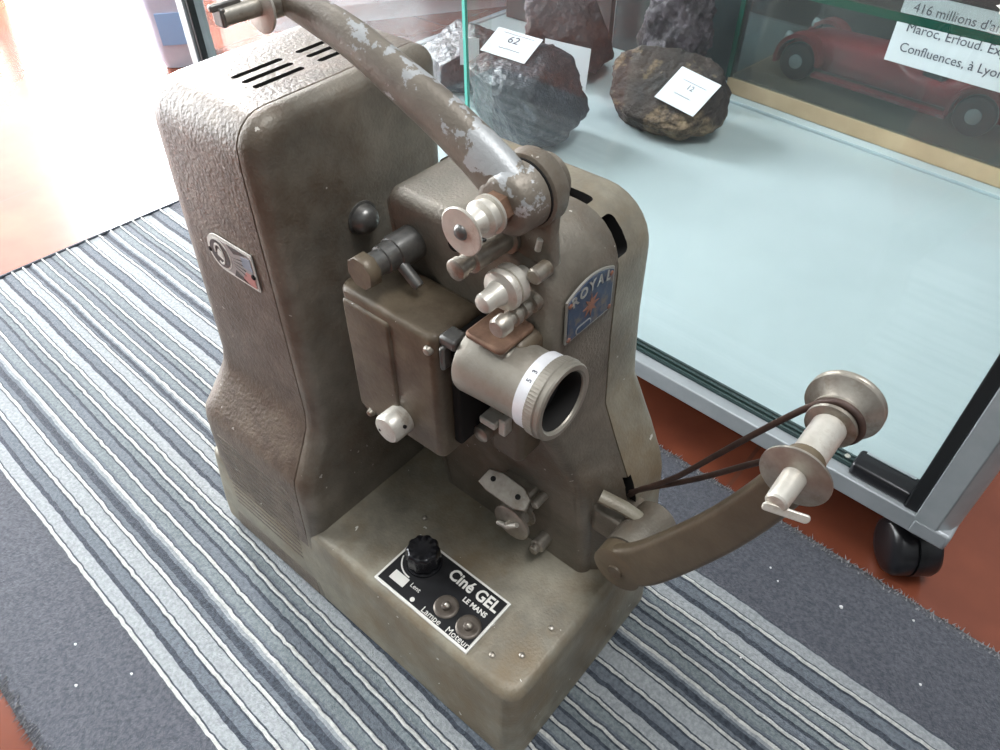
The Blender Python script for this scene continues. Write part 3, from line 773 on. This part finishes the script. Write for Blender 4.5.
# drive belt
up_ = spline([(-.0150, .167, .205), (-.0060, .163, .2240), (.0040, .162, .2380), (.0230, .160, .2680), (.0450, .158, .3100), (.0620, .156, .3430), (.0780, .1555, .3720), (.0900, .1550, .3920), (.0990, .1545, .4020), (.1080, .1545, .4035), (.1160, .1545, .3990), (.1195, .1545, .3900), (.1165, .1545, .3810), (.1080, .1550, .3755), (.0980, .1555, .3680), (.0850, .1565, .3420), (.0640, .160, .3120), (.0380, .162, .2760), (.0140, .164, .2460), (-.0020, .166, .2260), (-.0150, .168, .2080)], 5)
V, F = tubed(up_, .0022, 10, up=(0, 1, 0)); obj('drive_belt', V, F, M['belt'], PR)

# ------------------------------------------------------------------ rug
RT = math.radians(-2.3); rc_, rs_ = math.cos(RT), math.sin(RT)
def rug_pt(u, v, z): return (u*rc_ - v*rs_, u*rs_ + v*rc_, z)
bands = [(-.280, 'dark'), (-.168, 'wide'), (-.133, 'light'), (-.112, 'groove'), (-.087, 'mid'), (-.068, 'mid2'), (-.041, 'mid'), (-.026, 'wide'), (.006, 'light'),
         (.0225, 'groove'), (.0385, 'mid'), (.054, 'mid2'), (.077, 'mid'), (.095, 'wide'), (.128, 'light'), (.150, 'groove'), (.170, 'mid'), (.188, 'mid2'), (.211, 'mid'), (.226, 'wide'), (.2625, 'light'), (.280, 'dark'), (.400, 'end')]
rm = [M['rugdark'], M['rugline'], M['rugmid'], M['rugmid2'], M['ruglight'], M['ruggroove']]
cols = []       # (v, z, material of the strip starting here)
for (v0, k), (v1, _) in zip(bands, bands[1:]):
    w = v1 - v0
    if k == 'dark':
        m_ = 14
        for i in range(m_): cols.append((v0 + w*i/m_, -.0020 if 0 < i else -.004, 0))
        continue
    cols.append((v0-.0018, -.0016, 1)); cols.append((v0-.0006, -.0001, 1)); cols.append((v0+.0008, -.0003, 1)); cols.append((v0+.0018, -.0028, 5))
    a, b = v0+.0034, v1-.0022
    q = {'wide': [(0, 4), (.28, 4), (.42, 5), (.58, 3), (.75, 3), (.95, 5)], 'light': [(0, 4), (.33, 4), (.66, 4), (.95, 5)],
         'groove': [(0, 3), (.25, 5), (.5, 5), (.65, 3), (.85, 4)], 'mid': [(0, 3), (.2, 2), (.55, 2), (.93, 5)], 'mid2': [(0, 3), (.3, 3), (.45, 5), (.6, 2), (.93, 5)]}[k]
    for f_, mi in q:
        dz = -.0042 if mi == 5 and .1 < f_ < .9 else -.0026
        cols.append((a + (b-a)*f_, dz, mi))
cols.append((.400, -.004, 0))
nu = 400; u0, u1 = -1.078, .95
V = []; F = []; fm = []; nc = len(cols)
for i in range(nu+1):
    u = u0 + (u1-u0)*i/nu
    for j, (v, z, mi) in enumerate(cols):
        e = 0 if j in (0, nc-1) else 1
        wob = noise.noise(Vector((u*9, v*3, 0)))*.0016 + noise.noise(Vector((u*110, v*60, 2)))*.0013*e
        zz_ = min(z + noise.noise(Vector((u*60, v*90, 5)))*.0006 - .0006, -.0003)
        V.append(rug_pt(u, v + wob, zz_))
for i in range(nu):
    for j in range(nc-1):
        F.append((i*nc+j, i*nc+j+1, (i+1)*nc+j+1, (i+1)*nc+j)); fm.append(cols[j][2])
# underside
o_ = len(V); V += [rug_pt(u0, -.28, -.0075), rug_pt(u0, .4, -.0075), rug_pt(u1, .4, -.0075), rug_pt(u1, -.28, -.0075)]
F.append((o_, o_+3, o_+2, o_+1)); fm.append(0)
F.append(tuple(range(0, nc)) + (o_+1, o_)); fm.append(0)
F.append(tuple(nu*nc+j for j in range(nc-1, -1, -1)) + (o_+3, o_+2)); fm.append(0)
F.append(tuple(i*nc for i in range(nu, -1, -1)) + (o_, o_+3)); fm.append(0)
F.append(tuple(i*nc+nc-1 for i in range(nu+1)) + (o_+2, o_+1)); fm.append(0)
rug = obj('striped_rug', V, F, None, loc=(-.1, .06, -.0075), mats=rm, fm=fm, sharp=180)
tag(rug, 'grey and white striped ribbed rug with plain charcoal borders under the projector', 'rug')
ORG[rug] = Vector((-.1, .06, -.0075))
# fuzzy binding on the long edges and the far end: short tufts
V, F = [], []
def tuft(p, dr, L, w=.0007):
    p = Vector(p); dr = Vector(dr).normalized(); s = dr.cross(Vector((0, 0, 1))).normalized()*w; o = len(V)
    V.extend([p - s, p + s, p + dr*L + Vector((0, 0, -.0015)), p + Vector((0, 0, .0012))]); F.append((o, o+1, o+2)); F.append((o, o+2, o+3)); F.append((o+1, o+3, o+2))
for side, v_ in ((1, .399), (-1, -.279)):
    u = -1.07
    while u < .95:
        a = random.uniform(-.5, .5)
        q = rug_pt(u, v_ - side*random.uniform(0, .009), -.0028 + random.uniform(0, .001))
        dr = rug_pt(a, side, 0)
        tuft(q, (dr[0], dr[1], random.uniform(-.25, .1)), random.uniform(.004, .010), .0009)
        u += .0016
tf = obj('edge_tufts', V, F, M['rugbind'], rug); tf['kind'] = 'stuff'
V, F = tubed([rug_pt(-1.079, v, -.004) for v in (-.28, -.1, .1, .3, .4)], .0035, 8); obj('end_binding', V, F, M['ruggroove'], rug)

# crumbs
cr0 = None
for i, (x, y) in enumerate([(.164, .334), (.226, .3668), (.253, .3042), (.088, .330), (.101, .320), (.11, .218), (-.40, -.195), (-.36, -.215), (-.45, -.150), (-.33, -.175), (.045, .345)]):
    if cr0 is None:
        bm = bmesh.new(); bmesh.ops.create_icosphere(bm, subdivisions=2, radius=.0016)
        for v in bm.verts: v.co *= 1 + .4*noise.noise(v.co*900); v.co.z *= .7
        me = bpy.data.meshes.new('rug_crumb'); bm.to_mesh(me); bm.free(); me.materials.append(M['crumb'])
        cr0 = bpy.data.objects.new('rug_crumb', me); o = cr0
    else: o = cr0.copy()
    COL.objects.link(o); o.location = (x, y, .0000-.0008 + .0002); s = random.uniform(.5, 1.05) if i else 1.3; o.scale = (s, s*.8, s)
    tag(o, 'tiny white crumb lying on the rug', 'crumb', 'white crumbs on the rug')

# ------------------------------------------------------------------ setting
FZ = -.0078
fl_o = obj('floor', *boxd(-2.6, 3.2, -3.0, 4.2, FZ-.05, FZ), M['floor'], loc=(0, 0, FZ)); fl_o['kind'] = 'structure'
wl = obj('wall_left', *join([boxd(-2.55, -2.45, -3.0, -1.18, FZ, 2.7), boxd(-2.55, -2.45, 1.06, 4.2, FZ, 2.7), boxd(-2.55, -2.45, -1.18, 1.06, 2.23, 2.7)]), M['wall'], loc=(-2.5, 0, FZ)); wl['kind'] = 'structure'
wb = obj('wall_back', *boxd(-2.45, 3.2, 4.2, 4.3, FZ, 2.7), M['wall'], loc=(0, 4.2, FZ)); wb['kind'] = 'structure'
def window(n, y0, y1, z0, z1, mat):
    w_ = obj('window_%d' % n, *boxd(-2.525, -2.515, y0, y1, z0, z1), mat, loc=(-2.52, (y0+y1)/2, z0)); w_['kind'] = 'structure'
    f = .025
    obj('window_frame', *join([boxd(-2.53, -2.47, y0-f, y0, z0-.0, z1+f), boxd(-2.53, -2.47, y1, y1+f, z0-.0, z1+f), boxd(-2.53, -2.47, y0, y1, z1, z1+f)]), M['wall'], w_)
window(1, .655, 1.035, FZ+.004, 2.2, M['daylight'])
window(2, -1.15, .120, FZ+.004, 2.2, M['daylight2'])
window(3, .175, .600, FZ+.004, 2.2, M['glare_glow'])  # added glowing pane, out of view, that tints the floor reflection peach

# ------------------------------------------------------------------ display cabinet
ca = math.radians(2.6); e1 = Vector((-math.cos(ca), math.sin(ca), 0)); e2 = Vector((math.sin(ca), math.cos(ca), 0)); CO = Vector((.214, .400, 0))
def T(u, v, z): q = CO + e1*u + e2*v; return (q.x, q.y, z)
CB = thing('display_cabinet', tuple(CO + e1*.65 + e2*.5 + Vector((0, 0, FZ))), 'glass display cabinet on casters with silver frame behind the projector', 'display cabinet')
def cb(name, a, mat, par=CB, bevel=.0015, parts=None): return obj(name, *join([boxd(*q, T=T) for q in (parts or [a])]), mat, par, bevel=bevel)
CL, CD, CH = 1.325, 1.20, .95
cb('bottom_rail', None, M['alurail'], parts=[(.034, CL-.034, 0, .016, .075, .0985), (.034, CL-.034, CD-.02, CD, .075, .0985), (0, .02, .034, CD-.034, .075, .0985), (CL-.02, CL, .034, CD-.034, .075, .0985)])
def post(u, v, su, sv):
    n = 8; P = [(0, 0)]
    R_ = .036
    P = [(R_, 0), (R_, R_), (0, R_)] + [(.020-.020*math.cos(math.pi/2*i/n) if 0 else .020*(1-math.cos(math.pi/2*i/n)), .020*(1-math.sin(math.pi/2*i/n))) for i in range(n+1)][1:]
    P = [(R_, 0), (R_, R_), (0, R_), (0, .024), (.004, .010), (.014, 0)]
    secs = [[T(u + su*a, v + sv*b, z) for a, b in P] for z in (.075, CH)]
    return obj('post', *loft_data(secs), M['post'], CB, bevel=.001)
post(0, 0, 1, 1); post(CL, 0, -1, 1); post(0, CD, 1, -1); post(CL, CD, -1, -1)
cb('corner_cap', (.0, .036, -.0006, .034, .0745, .0955), M['alurail'], bevel=.003)
cb('shelf_board', (.012, CL-.012, .030, CD-.01, .080, .0965), M['shelf'])
tk = cb('sliding_track', None, M['track'], parts=[(.034, CL-.034, .0155, .0180, .090, .1035), (.034, CL-.034, .0225, .0250, .090, .1025), (.034, CL-.034, .0300, .0325, .090, .1015), (.034, CL-.034, .0155, .0325, .090, .0985)], bevel=.0004)
cb('rubber_seal', None, M['seal'], parts=[(.036, .049, .004, .016, .0985, CH)])
gx = .214 + .425
cb('rubber_seal', (CL-.046, CL-.036, .004, .016, .0985, CH), M['seal'], bevel=.0015)
cb('glass_pane', (.045, gx+.02, .0190, .0220, .1000, CH), M['glass'], bevel=0)
cb('glass_pane', (gx-.01, CL-.041, .0265, .0295, .1000, CH), M['glass'], bevel=0)
cb('pane_edge', (gx+.02, gx+.0245, .0185, .0225, .1000, CH), M['teal'], bevel=0)
cb('side_glass', (.010, .013, .034, CD-.034, .1000, CH), M['glass'], bevel=0)
cb('side_glass', (CL-.013, CL-.010, .034, CD-.034, .1000, CH), M['sideglass'], bevel=0)
cb('back_panel', (.034, CL*.66, CD-.010, CD-.004, .1000, CH), M['backdark'], bevel=0)
cb('top_frame', None, M['alurail'], parts=[(0, CL, 0, .03, CH, CH+.03), (0, CL, CD-.03, CD, CH, CH+.03), (0, .03, .03, CD-.03, CH, CH+.03), (CL-.03, CL, .03, CD-.03, CH, CH+.03)])
bl = obj('pane_stop', *loft_data([[T(u, v, z) for u, v in rrect(.046, .108, .006, .034, .005)] for z in (.0985, .1145)]), M['blackplastic'], CB, bevel=.003, seg=3)
obj('stop_ridge', *boxd(.052, .102, .0275, .031, .1145, .1160, T=T), M['alurail'], bl, bevel=.0005)
lathe('stop_screw', T(.1165, .024, .1030), (0, 0, 1), [(0, .003), (.0008, .0028), (.0014, .001)], M['alu'], CB, 12)
# casters: hooded twin wheels
def caster(u, v, ang):
    c = Vector(T(u, v, 0)); d_ = Vector((math.cos(ang), math.sin(ang), 0)); r = .031; zc = FZ + r
    ho = lathe('caster', (c.x, c.y, .045), (0, 0, 1), [(0, .012), (.024, .012), (.026, .018), (.031, .018)], M['blackplastic'], CB, 20)
    for s in (-1, 1):
        A = Vector((c.x, c.y, zc)) + d_*s*.004
        lathe('caster_wheel', A, d_*s, [(0, r), (.014, r), (.018, r*.94), (.0205, r*.80), (.022, r*.55), (.0225, r*.2)], M['blackplastic'], ho, 36)
    lathe('caster_hood', Vector((c.x, c.y, zc+.002)) - d_*.0035, d_, [(0, r*1.06), (.007, r*1.06)], M['seal'], ho, 30)
caster(.026, .030, math.radians(38)); caster(CL-.03, .03, .4); caster(.03, CD-.03, .2); caster(CL-.03, CD-.03, .9)
# glass shelf up inside
shz = .350
gs = cb('glass_shelf', (.02, .60, .558, 1.15, shz, shz+.008), M['glass'], bevel=0)
cb('shelf_edge', (.02, .60, .5550, .558, shz-.001, shz+.010), M['greenedge'], par=gs, bevel=0)

# ------------------------------------------------------------------ things in the cabinet
SZ = .0968
def rock(name, c, size, mat, label, seed, pts=None, sub=5, amp=.22, f=1.6, flat=.5, facet=0, group=None):
    bm = bmesh.new(); bmesh.ops.create_icosphere(bm, subdivisions=sub, radius=1)
    for v in bm.verts:
        d0 = v.co.normalized(); q = d0*f + Vector((seed, seed*.7, 0))
        r = 1 + amp*noise.noise(q) + amp*.45*noise.noise(q*2.7) + amp*.25*noise.noise(q*7) + amp*.12*noise.noise(q*16)
        p_ = d0*r
        if facet:
            for k in range(facet):
                rnd = random.Random(seed*31+k); nn = Vector((rnd.uniform(-1, 1), rnd.uniform(-1, 1), rnd.uniform(-.4, 1))).normalized(); lim = rnd.uniform(.62, .85)
                s_ = p_.dot(nn)
                if s_ > lim: p_ -= nn*(s_-lim)*.9
        if pts: p_ = pts(p_)
        v.co = Vector((p_.x*size[0], p_.y*size[1], p_.z*size[2]))
    lo = [min(v.co[k] for v in bm.verts) for k in range(3)]; hi = [max(v.co[k] for v in bm.verts) for k in range(3)]
    lo[2] += (hi[2]-lo[2])*.12
    for v in bm.verts:                      # flat underside, true overall size
        z = max(v.co.z, lo[2])
        v.co = Vector(((v.co.x-(lo[0]+hi[0])/2)/(hi[0]-lo[0])*size[0], (v.co.y-(lo[1]+hi[1])/2)/(hi[1]-lo[1])*size[1], (z-lo[2])/(hi[2]-lo[2])*size[2]))
    for f_ in bm.faces: f_.smooth = True
    me = bpy.data.meshes.new(name); bm.to_mesh(me); bm.free(); me.materials.append(mat)
    o = bpy.data.objects.new(name, me); COL.objects.link(o); o.location = (c[0], c[1], c[2])
    tag(o, label, 'rock', group); ORG[o] = Vector(c)
    return o
rock('dark_rock', (-.628, .795, SZ), (.215, .160, .148), M['rockdark'], 'large blue-grey angular rock beneath the number card, left of the brown rock', 3, amp=.2, facet=7, pts=lambda p: Vector((p.x*(1-.16*max(p.z, -.5)), p.y, min(p.z, .62 + p.y*.30 + .25*(p.z-.62)))))
rock('brown_rock', (-.464, .985, SZ), (.235, .160, .122), M['rockbrown'], 'brown crusted rounded rock with a white card on its top right', 12, amp=.14, pts=lambda p: Vector((p.x, p.y, min(p.z, .40 + p.y*.75 - p.x*.12 + .12*(p.z-.40)))))
rock('slab_rock', (-.850, .890, SZ), (.20, .16, .115), M['rockdark'], 'low grey slab of rock at the left end behind the projector', 7, amp=.2, facet=5)
rock('maroon_rock', (-.74, 1.075, SZ), (.20, .17, .19), M['rockmaroon'], 'dark maroon rock standing behind the large blue-grey rock', 17, amp=.3, facet=4)
rock('crystal_rock', (-.545, 1.150, SZ), (.15, .13, .21), M['rockcrystal'], 'purple-grey crystalline rock behind the brown rock', 23, amp=.35, f=2.2)
pm = rock('pale_mineral', (.035, 1.035, shz+.0085), (.13, .08, .04), M['rockpale'], 'pale pink mineral on the glass shelf above the paper notice', 29, amp=.3, sub=4)

def card(name, c, r, u, w, h, label, lines, th=.0006, group=None, skew=0):
    c = Vector(c); r = Vector(r).normalized(); u = Vector(u); u = (u - r*u.dot(r)).normalized(); nn = r.cross(u)
    org = c - u*h/2
    V, F = prism([(-w/2, -h/2), (w/2, -h/2), (w/2 + skew, h/2), (-w/2 + skew, h/2)], c - nn*th, r, u, th)
    o = obj(name, V, F, M['cardpaper'], loc=tuple(org)); tag(o, label, 'card', group)
    for s_, size, a, b in lines:
        text('writing', s_, size, c + r*a + u*b + nn*.0003, r, u, M['ink'], o, ext=.0002)
    return o
camr = Vector((Rr.x, Rr.y, 0))
def squig(o, c, r, u, a0, a1, b, amp=.0015, n=26):
    r = Vector(r).normalized(); u = Vector(u); u = (u - r*u.dot(r)).normalized(); nn = r.cross(u)
    V, F = tubed([Vector(c) + r*(a0+(a1-a0)*i/n) + u*(b + amp*math.sin(i*1.9)*(.6+.4*math.sin(i*.7))) + nn*.0006 for i in range(n+1)], .00035, 5, up=nn)
    obj('writing', V, F, M['ink'], o)
def quadcard(bl, br, tr_, tl, label, lines=(), sq=()):
    bl, br, tr_, tl = map(Vector, (bl, br, tr_, tl)); c = (bl+br+tr_+tl)/4
    r = ((br-bl)+(tr_-tl))/2; u = ((tl-bl)+(tr_-br))/2
    o = card('rock_card', c, r, u, r.length, (u - r.normalized()*u.dot(r.normalized())).length, label, lines)
    for q in sq: squig(o, c, r, u, *q)
    return o
quadcard((-.7002, .76, .2331), (-.6111, .77, .2321), (-.62, .825, .2504), (-.7048, .815, .2577), 'white card with a handwritten number lying on the large blue-grey rock', [('62', .022, -.012, .003)], [(-.018, .024, -.012), (-.028, .032, .022, .0006)])
quadcard((-.470, .935, .1657), (-.3829, .925, .1592), (-.357, .985, .1912), (-.433, .995, .2009), 'white card with a handwritten number lying on the brown crusted rock', [('12', .014, -.006, .002)], [(-.018, .016, -.013), (-.022, .026, .016, .0005)])
card('leaning_card', (-.628, .905, .165), (1, .12, 0), (-.05, .12, 1), .092, .110, 'blank white upright card standing behind the large blue-grey rock', [])
card('small_card', (-.762, .802, .205), (.8, .6, 0), (-.1, .2, 1), .034, .044, 'small white card left of the large blue-grey rock, beside the glass edge', [])

# car display box
ba = math.radians(6.0); b1 = Vector((math.cos(ba), -math.sin(ba), 0)); b2 = Vector((math.sin(ba), math.cos(ba), 0)); BO = Vector((-.436, 1.172, 0))
# keep the side of the box along the line seen in the photo
def B(a, b, z): q = BO + b1*a + b2*b; return (q.x, q.y, z)
BX = thing('car_display_box', B(.29, .14, SZ), 'glazed display box with pale wooden base holding the red model car', 'display box')
BL, BW = .56, .34
def bx(name, a, mat, par=BX, bevel=0): return obj(name, *boxd(*a, T=B), mat, par, bevel=bevel)
bx('wooden_base', (0, BL, 0, BW, SZ+.006, SZ+.036), M['wood'], bevel=.002)
bx('box_floor', (.006, BL-.006, .006, BW-.006, SZ+.036, SZ+.0375), M['woodbrown'])
bx('glass_foot', (-.004, BL+.004, -.022, BW, SZ, SZ+.006), M['palestrip'], bevel=.001)
bx('front_glass', (0, BL, .0, .003, SZ+.036, .343), M['boxglass']); bx('side_glass', (0, .003, .003, BW, SZ+.036, .343), M['boxglass'])
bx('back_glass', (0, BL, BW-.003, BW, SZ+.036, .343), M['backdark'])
obj('corner_bead', *boxd(-.003, .006, -.003, .006, SZ+.036, .343, T=B), M['greenedge'], BX)
# added dark panel standing in for dark reflections in the glass
dp = obj('added_backing_board', *boxd(-.740, -.452, 1.235, 1.250, SZ, .62), M['darkpanel'], loc=(-.596, 1.243, SZ), bevel=.002)
tag(dp, 'added dark green-grey backing panel between the rocks and the display box', 'board')

bb = obj('added_backing_board', *boxd(-1.04, -.750, 1.236, 1.252, SZ, .60), M['backdark'], loc=(-.895, 1.244, SZ), bevel=.002)  # added dark backing so the glass behind the rocks reads dark
tag(bb, 'added dark brown backing board behind the maroon rock, left of the green-grey panel', 'board')

# red model car (vintage roadster)
def Cc(a, b, z): return B(.050+a, .082+b, SZ+.0378+z*1.22)
CAR = thing('model_car', Cc(.21, .045, 0), 'red vintage model car with dark tyres inside the glazed box', 'model car')
body = [(.00, .030), (.01, .050), (.05, .062), (.10, .064), (.16, .066), (.19, .070), (.215, .066), (.24, .052), (.29, .050), (.315, .060), (.345, .074), (.385, .072), (.415, .058), (.43, .034), (.425, .018), (.02, .016)]
secs = []
for b, d_ in ((-.002, .010), (.004, .003), (.012, 0), (.075, 0), (.083, .003), (.089, .010)): secs.append([Cc(a, b, z) for a, z in inset(body, d_)])
obj('body', *loft_data(secs), M['carred'], CAR)
def fender(a0, r):
    out = []
    for i in range(13):
        t = math.radians(-15 + 195*i/12); out.append((a0 + r*math.cos(math.pi-t), .030 + r*.86*math.sin(t)))
    return out
for a0 in (.045, .365):
    for b0, b1_ in ((-.022, .004), (.083, .109)):
        outer = fender(a0, .045); inner = fender(a0, .038)
        poly = outer + inner[::-1]
        secs = [[Cc(a, b, z) for a, z in poly] for b in (b0, b1_)]
        obj('fender', *loft_data(secs), M['carred'], CAR, sharp=50)
        yb = (b0+b1_)/2
        wd = Vector(b2)
        wh = lathe('wheel', Vector(Cc(a0, b0+.004, .0275)), wd, [(0, .026), (.001, .0315), (.004, .0332), (.013, .0332), (.016, .0315), (.017, .026)], M['blackplastic'], CAR, 28)
        lathe('hub_cap', Vector(Cc(a0, b0+.004, .0285)), -wd, [(-.001, .013), (.002, .0125), (.0035, .007), (.004, .002)], M['post'], wh, 20)
for b0 in (-.020, .088): obj('running_board', *boxd(0, 1, 0, 1, 0, 1, T=lambda x, y, z: Cc(.08+.245*x, b0+.018*y, .014+.005*z)), M['carred'], CAR, bevel=.001)
obj('windscreen', *boxd(0, 1, 0, 1, 0, 1, T=lambda x, y, z: Cc(.205-.010*z+.003*x, .014+.06*y, .064+.030*z)), M['boxglass'], CAR)
obj('seat', *boxd(0, 1, 0, 1, 0, 1, T=lambda x, y, z: Cc(.255+.04*x, .012+.065*y, .045+.028*z)), M['blackplastic'], CAR, bevel=.006)
for b0 in (-.006, .093): lathe('headlamp', Vector(Cc(.012, b0, .056)), -Vector(b1), [(-.014, .003), (-.006, .009), (0, .011), (.002, .010)], M['post'], CAR, 18)

# printed notice on the glass of the box
nc_ = Vector(B(.360, -.0012, .305)); nr = b1; nu_ = Vector((0, 0, 1))
no = obj('printed_notice', *prism([(-.090, -.066), (.19, -.066), (.19, .036), (-.090, .036)], nc_, nr, nu_, .0006), M['cardpaper'], loc=tuple(nc_ - nu_*.066))
tag(no, 'white printed paper notice in French on the glass in front of the model car', 'notice')
for s_, b in (("416 millions d'années.", .0105), ('Maroc, Erfoud. Exposition', -.0180), ('Confluences, à Lyon.', -.0475)):
    text('printed_line', s_, .0193, nc_ + nr*(-.073) + nu_*b + Vector((0, -.0009, 0)), nr, nu_, M['ink'], no, ext=.0002)

# plastic tub beyond the cabinet
tb = thing('plastic_tub', (-1.62, .79, FZ), 'milky plastic tub with pale blue label, left of the cabinet', 'tub')
tr = Vector((math.cos(.9), math.sin(.9), 0)); tu = Vector((-math.sin(.9), math.cos(.9), 0)); tc_ = Vector((-1.645, .755, 0))
def TT(a, b, z): q = tc_ + tr*a + tu*b; return (q.x, q.y, z)
secs = []
for z, e in ((FZ+.001, .012), (FZ+.02, .006), (.20, 0), (.205, -.005), (.22, -.005), (.222, .002)):
    secs.append([TT(a, b, z) for a, b in rrect(-.075+e, .05-e, -.07+e, .07-e, .02)])
obj('tub_body', *loft_data(secs), M['tub'], tb)
obj('tub_label', *boxd(-.05, .03, -.0705, -.066, .05, .12, T=TT), M['tubblue'], tb)

# added white cupboard standing in for the bright reflection in the glass
kr = Vector((.53, .85, 0)).normalized(); ku = Vector((-kr.y, kr.x, 0)); KO = Vector((-1.625, .955, 0))
def K(a, b, z): q = KO + kr*a + ku*b; return (q.x, q.y, z)
kc = thing('added_white_cupboard', K(.45, .2, FZ), 'added low white cupboard giving the bright tone behind the left end of the display cabinet', 'cupboard')
obj('body', *boxd(0, .90, .018, .40, FZ+.05, .85, T=K), M['wall'], kc, bevel=.003)
obj('plinth', *boxd(.02, .88, .04, .38, FZ, FZ+.05, T=K), M['wall'], kc)
for a in (0.003, .303, .603):
    dr_ = obj('door', *boxd(a, a+.294, 0, .017, FZ+.055, .84, T=K), M['wall'], kc, bevel=.002)
    obj('handle', *boxd(a+.26, a+.27, -.02, 0, .5, .62, T=K), M['alurail'], dr_, bevel=.002)

# ------------------------------------------------------------------ light
w = bpy.data.worlds.new('room_light'); S.world = w; w.use_nodes = True
bg = w.node_tree.nodes['Background']
nt = w.node_tree
tcw = nt.nodes.new('ShaderNodeTexCoord'); sx_ = nt.nodes.new('ShaderNodeSeparateXYZ'); rp_ = nt.nodes.new('ShaderNodeValToRGB')
nt.links.new(tcw.outputs['Generated'], sx_.inputs[0]); nt.links.new(sx_.outputs['Z'], rp_.inputs[0])
rp_.color_ramp.elements[0].position = 0; rp_.color_ramp.elements[0].color = (.06, .058, .06, 1)
rp_.color_ramp.elements[1].position = .8; rp_.color_ramp.elements[1].color = (.92, .97, 1, 1)
nt.links.new(rp_.outputs[0], bg.inputs[0]); bg.inputs[1].default_value = .62
def area(name, loc, target, sx, sy, power, col):
    l = bpy.data.lights.new(name, 'AREA'); l.shape = 'RECTANGLE'; l.size = sx; l.size_y = sy; l.energy = power; l.color = col
    o = bpy.data.objects.new(name, l); COL.objects.link(o); o.location = loc
    o.rotation_euler = (Vector(target)-Vector(loc)).to_track_quat('-Z', 'Y').to_euler(); return o
area('ceiling_lamp', (.45, .15, 2.5), (0, .2, 0), 1.2, .6, 42, (.97, .98, 1))

S.view_settings.view_transform = 'Standard'; S.view_settings.look = 'None'; S.view_settings.gamma = 1
S.view_settings.use_curve_mapping = False
S.view_settings.exposure = 0
